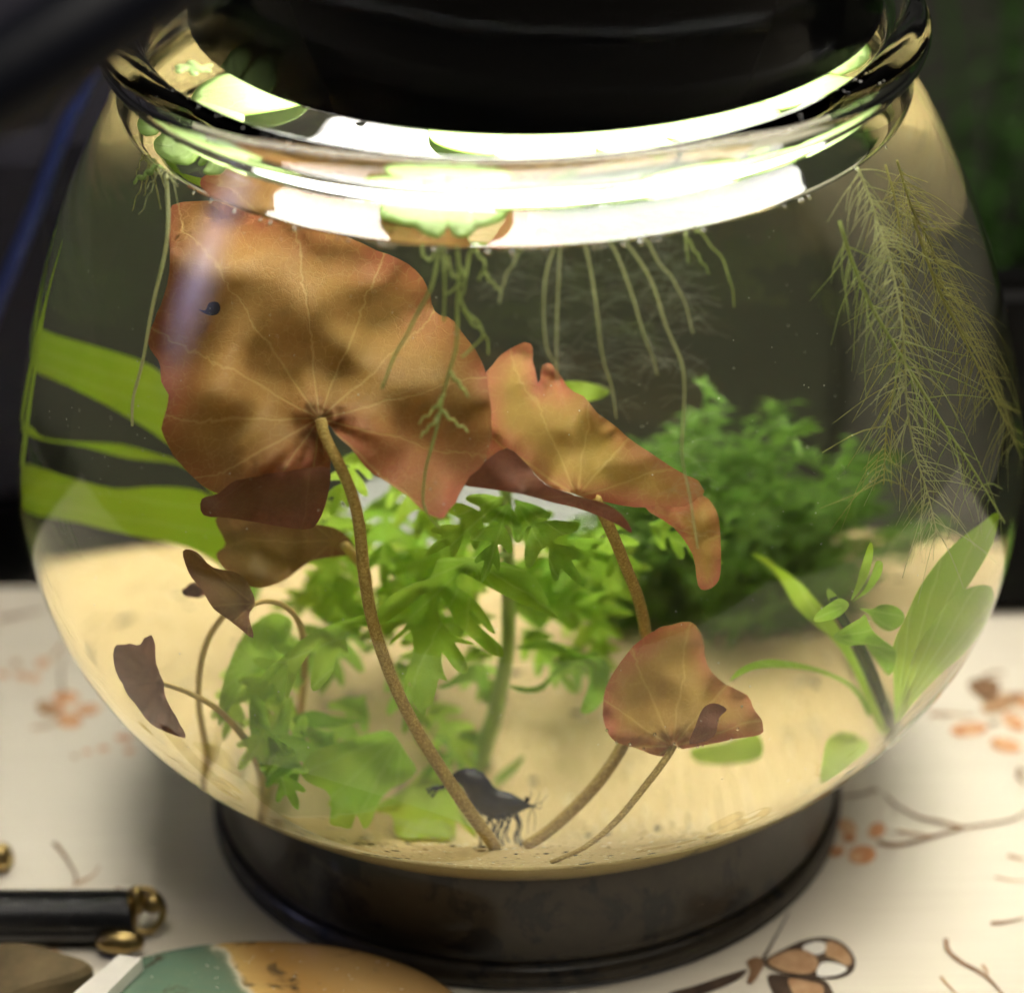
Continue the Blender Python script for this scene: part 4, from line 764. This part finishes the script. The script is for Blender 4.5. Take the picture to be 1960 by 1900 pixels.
zk[0] = .0003; flat('wing', [(1470, 1866), (1500, 1864), (1550, 1870), (1585, 1880), (1590, 1920), (1500, 1920), (1478, 1895)], 'ink_dark', bf); zk[0] = .0005; flat('wing_panel', [(1510, 1872), (1545, 1876), (1575, 1886), (1570, 1915), (1530, 1915), (1515, 1895)], 'ink_tan', bf)
zk[0] = .0003; flat('wing', [(1280, 1900), (1330, 1885), (1400, 1862), (1430, 1855), (1410, 1875), (1350, 1900), (1300, 1915)], 'ink_dark', bf)
zk[0] = .0005; flat('body', [(1430, 1838), (1450, 1830), (1462, 1845), (1452, 1865), (1440, 1880), (1430, 1878), (1436, 1856)], 'ink_brown', bf); zk[0] = .0003
line('twig', [(1458, 1838), (1480, 1800), (1510, 1745)], 3.5, 'ink_dark', bf)

# ------------------------------------------------------------------ bracelet and agate in front
M['cord'] = plain('black_cord', (.008, .008, .009), .3, 0, .5, .3, 900)
M['gold'] = plain('old_gold', (.30, .22, .09), .38, 1, .5, .6, 500, 0, .5)
M['cream'] = plain('cream_enamel', (.78, .74, .66), .3)
br = thing('bracelet', 'black twisted cord bracelet with a gold clasp lying at lower left', 'bracelet', tuple(on(235, 1770, 0)[0])); KC = child(br)
a_, b_ = on(-60, 1752, .0062)[0], on(222, 1752, .0062)[0]
P = a_ + (b_ - a_) * np.linspace(0, 1, 90)[:, None]; rc = np.full(90, .0047); rc[-8:] *= np.linspace(1, .72, 8); mb = MB(); mb.tube(P, rc, 20)
ax = (b_ - a_) / np.linalg.norm(b_ - a_); n1 = np.cross(ax, (0, 0, 1)); n1 /= np.linalg.norm(n1); n2 = np.cross(ax, n1)
co_ = KC(mb.build('cord', M['cord'], br)); mw = MB()
for q in range(32):
    t = np.linspace(0, 1, 24); c0 = a_ + (b_ - a_) * (.02 + q * .029)
    H = c0 + ax * (t[:, None] * .0060) + .00465 * (np.cos(t * 2 * math.pi)[:, None] * n1 + np.sin(t * 2 * math.pi)[:, None] * n2)
    mw.tube(H, .0007, 6)
wr = mw.build('winding', M['cord'], co_); wr['kind'] = 'stuff'
M['facet'] = M['gold']
cap = on(238, 1752, .0062)[0]
KC(MB().tube([cap - ax * .0012, cap, cap + ax * .0012, cap + ax * .0024], [.0032, .0041, .0041, .0028], 16).build('end_cap', M['gold'], br))
hc = on(272, 1742, .0060)[0]; th = np.linspace(0, 2 * math.pi, 40)
KC(MB().tube(hc + .0042 * np.stack([np.cos(th), .35 * np.sin(th), np.sin(th)], 1), .0008, 8).build('ring', M['gold'], br))
KC(MB().ball(on(262, 1722, .0085)[0], .0027, 10, (.7, .8, 1.25)).build('lobe', M['gold'], br)); KC(MB().ball(on(292, 1728, .0080)[0], .0024, 10, (1, .8, .9)).build('lobe', M['gold'], br))
KC(MB().ball(on(230, 1802, .0040)[0], .0033, 10, (1.5, .7, .8)).build('link', M['gold'], br))
bars = on([228, 272, 178, 122], [1826, 1832, 1925, 1915], .0135)
me = mesh('clasp_bar', [tuple(p) for p in bars] + [tuple(p - np.array([0, 0, .003])) for p in bars], [(0, 1, 2, 3)[::-1], (4, 5, 6, 7), (0, 1, 5, 4), (1, 2, 6, 5), (2, 3, 7, 6), (3, 0, 4, 7)]); KC(link('clasp_bar', me, M['cream'], br, False))
bd = MB().ball(on(2, 1640, .0035)[0], .0034, 10, (.8, .8, 1)); tag(bd.build('gold_bead', M['gold']), 'gold bead at the left edge above the black cord', 'bead')
cho = closed([(-20, 1818), (60, 1812), (120, 1830), (178, 1850), (150, 1872), (70, 1892), (-20, 1915)], 3); tp_ = on(cho[:, 0], cho[:, 1], .0075); nn = len(tp_)
ct = tp_.mean(0); tp2 = ct + (tp_ - ct) * .9 + (0, 0, .0012)
me = mesh('charm', np.vstack([tp2, tp_, tp_ - (0, 0, .0065)]), [tuple(range(nn))[::-1]] + [(r * nn + i, r * nn + (i + 1) % nn, (r + 1) * nn + (i + 1) % nn, (r + 1) * nn + i) for r in range(2) for i in range(nn)])
tag(link('charm', me, plain('tan_bronze', (.20, .15, .08), .4, .5, .5, .95, 90), None, False), 'tan and dark bronze charm in the lower left corner', 'charm')
bd3 = MB().ball(on(262, 1902, .004)[0], .0026, 10, (2.2, .8, .8)); tag(bd3.build('gold_link', M['gold']), 'small gold link lying on the green side of the agate', 'link')

def agate_mat():
    m, nt, out = mat('polished_agate'); p = N(nt, 'BsdfPrincipled'); co = objco(nt); sep = N(nt, 'SeparateXYZ'); nt.links.new(co, sep.inputs[0])
    wv = noise(nt, 60, 6, .65, co, .7); x = math_(nt, 'ADD', math_(nt, 'ADD', sep.outputs[0], math_(nt, 'MULTIPLY', sep.outputs[1], .55)), math_(nt, 'MULTIPLY', math_(nt, 'SUBTRACT', wv, .5), .012))
    fac = math_(nt, 'ADD', math_(nt, 'MULTIPLY', x, 11.), .5, clamp=True)
    base = ramp(nt, fac, [(.0, (.10, .21, .17)), (.46, (.13, .25, .17)), (.475, (.17, .26, .17)), (.49, (.85, .80, .58)), (.505, (.78, .50, .16)), (.60, (.55, .29, .07)), (.75, (.66, .40, .14)), (1., (.34, .19, .06))])
    n2 = noise(nt, 110, 5, .6, co, .6); base = mix(nt, math_(nt, 'MULTIPLY', math_(nt, 'SUBTRACT', n2, .6), 9, clamp=True), base, (.05, .035, .02))
    n3 = noise(nt, 420, 4, .6, co); base = mix(nt, math_(nt, 'MULTIPLY', n3, .3), base, (.36, .30, .17))
    n4 = noise(nt, 1800, 2, .5, co); base = mix(nt, math_(nt, 'MULTIPLY', math_(nt, 'SUBTRACT', n4, .7), 9, clamp=True), base, (.8, .75, .65))
    nt.links.new(base, p.inputs['Base Color']); p.inputs['Roughness'].default_value = .12; p.inputs['Coat Weight'].default_value = .5
    nt.links.new(p.outputs[0], out.inputs[0]); return m
ac = on(505, 1975, .006)[0]
prof = catmull([(1., -.0045), (1.02, -.002), (1.0, .0005), (.96, .0022), (.85, .0034), (.6, .0045), (.3, .0050), (0, .0051)], 40)
v, f = lathe_data([(r, z) for r, z in prof], 96); v = [(x * .0405, y * .0265, z) for x, y, z in v]
ag = link('agate', mesh('agate', v, f), agate_mat()); ag.location = ac; ag.rotation_euler = (0, 0, -.10); tag(ag, 'polished oval agate, half green and half orange, in front of the stand', 'stone')

random.seed(61); ad = MB()
for i in range(70):
    r = math.sqrt(random.random()) * .9; a = random.uniform(0, 6.283); z = float(np.interp(r, [0, .3, .6, .85, .96], [.0051, .0050, .0045, .0034, .0022])); L = random.uniform(.0002, .0009); d = random.uniform(0, 6.283)
    x, y = r * math.cos(a) * .0405, r * math.sin(a) * .0265; ad.tube([(x, y, z + .00008), (x + L * math.cos(d), y + L * math.sin(d), z + .00008)], .00006, 4)
ls = ad.build('lint', M['cream'], ag); ls['kind'] = 'stuff'

# ------------------------------------------------------------------ dark surroundings
M['dark'] = plain('dark_wall', (.012, .012, .013), .8)
w = link('wall', mesh('wall', [(-2, .9, -1), (2, .9, -1), (2, .9, 2), (-2, .9, 2)], [(0, 1, 2, 3)]), M['dark'], smooth=False); tag(w, 'dark unlit room behind the table', kind='structure')
sb = link('sideboard', mesh('sideboard', [(-1.5, .10, -.045), (1.5, .10, -.045), (1.5, .9, -.045), (-1.5, .9, -.045)], [(0, 1, 2, 3)]), plain('dark_olive_board', (.032, .033, .023), .7), smooth=False); tag(sb, 'dark surface behind and below the table edge', kind='structure')
M['tubeblack'] = plain('matt_black_rubber', (.003, .0035, .006), .45, 0, .10, .2, 300)
ta = catmull([pl(-160, 250, -.17)[0], pl(40, 128, -.165)[0], pl(190, 32, -.16)[0], pl(420, -120, -.15)[0]], 40)
tag(MB().tube(ta, .0066, 24).build('black_tube', M['tubeblack']), 'thick black tube crossing in front of the lip at upper left', 'tube')
M['navy'] = plain('navy_leather', (.02, .035, .14), .35, 0, .5, .3, 500)
strap = thing('strap', 'narrow navy leather strap with stitched edge hanging behind the bowl at left', 'strap', tuple(pl(60, 420, .1)[0])); KT = child(strap)
S0 = catmull([pl(190, 110, .10)[0], pl(120, 260, .098)[0], pl(60, 420, .098)[0], pl(-30, 640, .10)[0]], 40)
KT(MB().tube(S0, .0042, 10, .35).build('band', M['navy'], strap))
ms_ = MB()
for i in range(2, 38, 1): ms_.tube([S0[i] + (0, -.0019, 0), S0[i] * .5 + S0[i + 1] * .5 + (0, -.0019, 0)], .0003, 4)
sx = ms_.build('stitching', M['cream'], strap); sx['kind'] = 'stuff'; KT(sx)
def block(name, label, cat, lo, hi, m, bev=.004):
    bm = bmesh.new(); bmesh.ops.create_cube(bm, size=1)
    for q in bm.verts: q.co = Vector([(a + b) / 2 + c * (b - a) for a, b, c in zip(lo, hi, q.co)])
    bmesh.ops.bevel(bm, geom=bm.edges[:], offset=bev, segments=3, affect='EDGES'); me = bpy.data.meshes.new(name); bm.to_mesh(me); bm.free()
    return tag(link(name, me, m, None, False), label, cat)
block('black_case', 'black case standing at the right behind the bowl', 'case', (.098, .070, .0), (.40, .085, .085), plain('black_plastic', (.003, .003, .003), .6, 0, .1))
bag = block('dark_bag', 'dark grey blue bag standing at the left behind the bowl', 'bag', (-.40, .118, .0), (-.098, .24, .11), plain('grey_navy_cloth', (.020, .019, .027), .8, 0, .2, .4, 120), .012)
bag.rotation_euler = (0, 0, 0)
block('grey_sheet', 'grey folder lying behind the table, added for the grey seen through the right side of the bowl', 'sheet', (-.42, .13, -.045), (-.026, .46, -.035), plain('grey_card', (.085, .08, .072), .7, 0, .3, .2, 60), .002)  # added surface whose grey refracts into the right side of the bowl
random.seed(21)
M['dimgreen'] = leaf_mat('background_leaf', (.05, .14, .03), (.04, .12, .02), (.08, .18, .04), (.03, .09, .015), .4, 2, net=0)
bgp = thing('background_plant', 'dim feathery green plant in the dark behind the bowl at upper right', 'plant', (.16, .30, .0)); KG = child(bgp)
for i in range(26):
    x = random.uniform(.10, .30); KG(frond('frond', (random.uniform(.12, .26), .30, -.02), (x, random.uniform(.22, .36), random.uniform(.10, .26)), 26, .016, M['dimgreen'], bgp, lambda o: o, .0012))
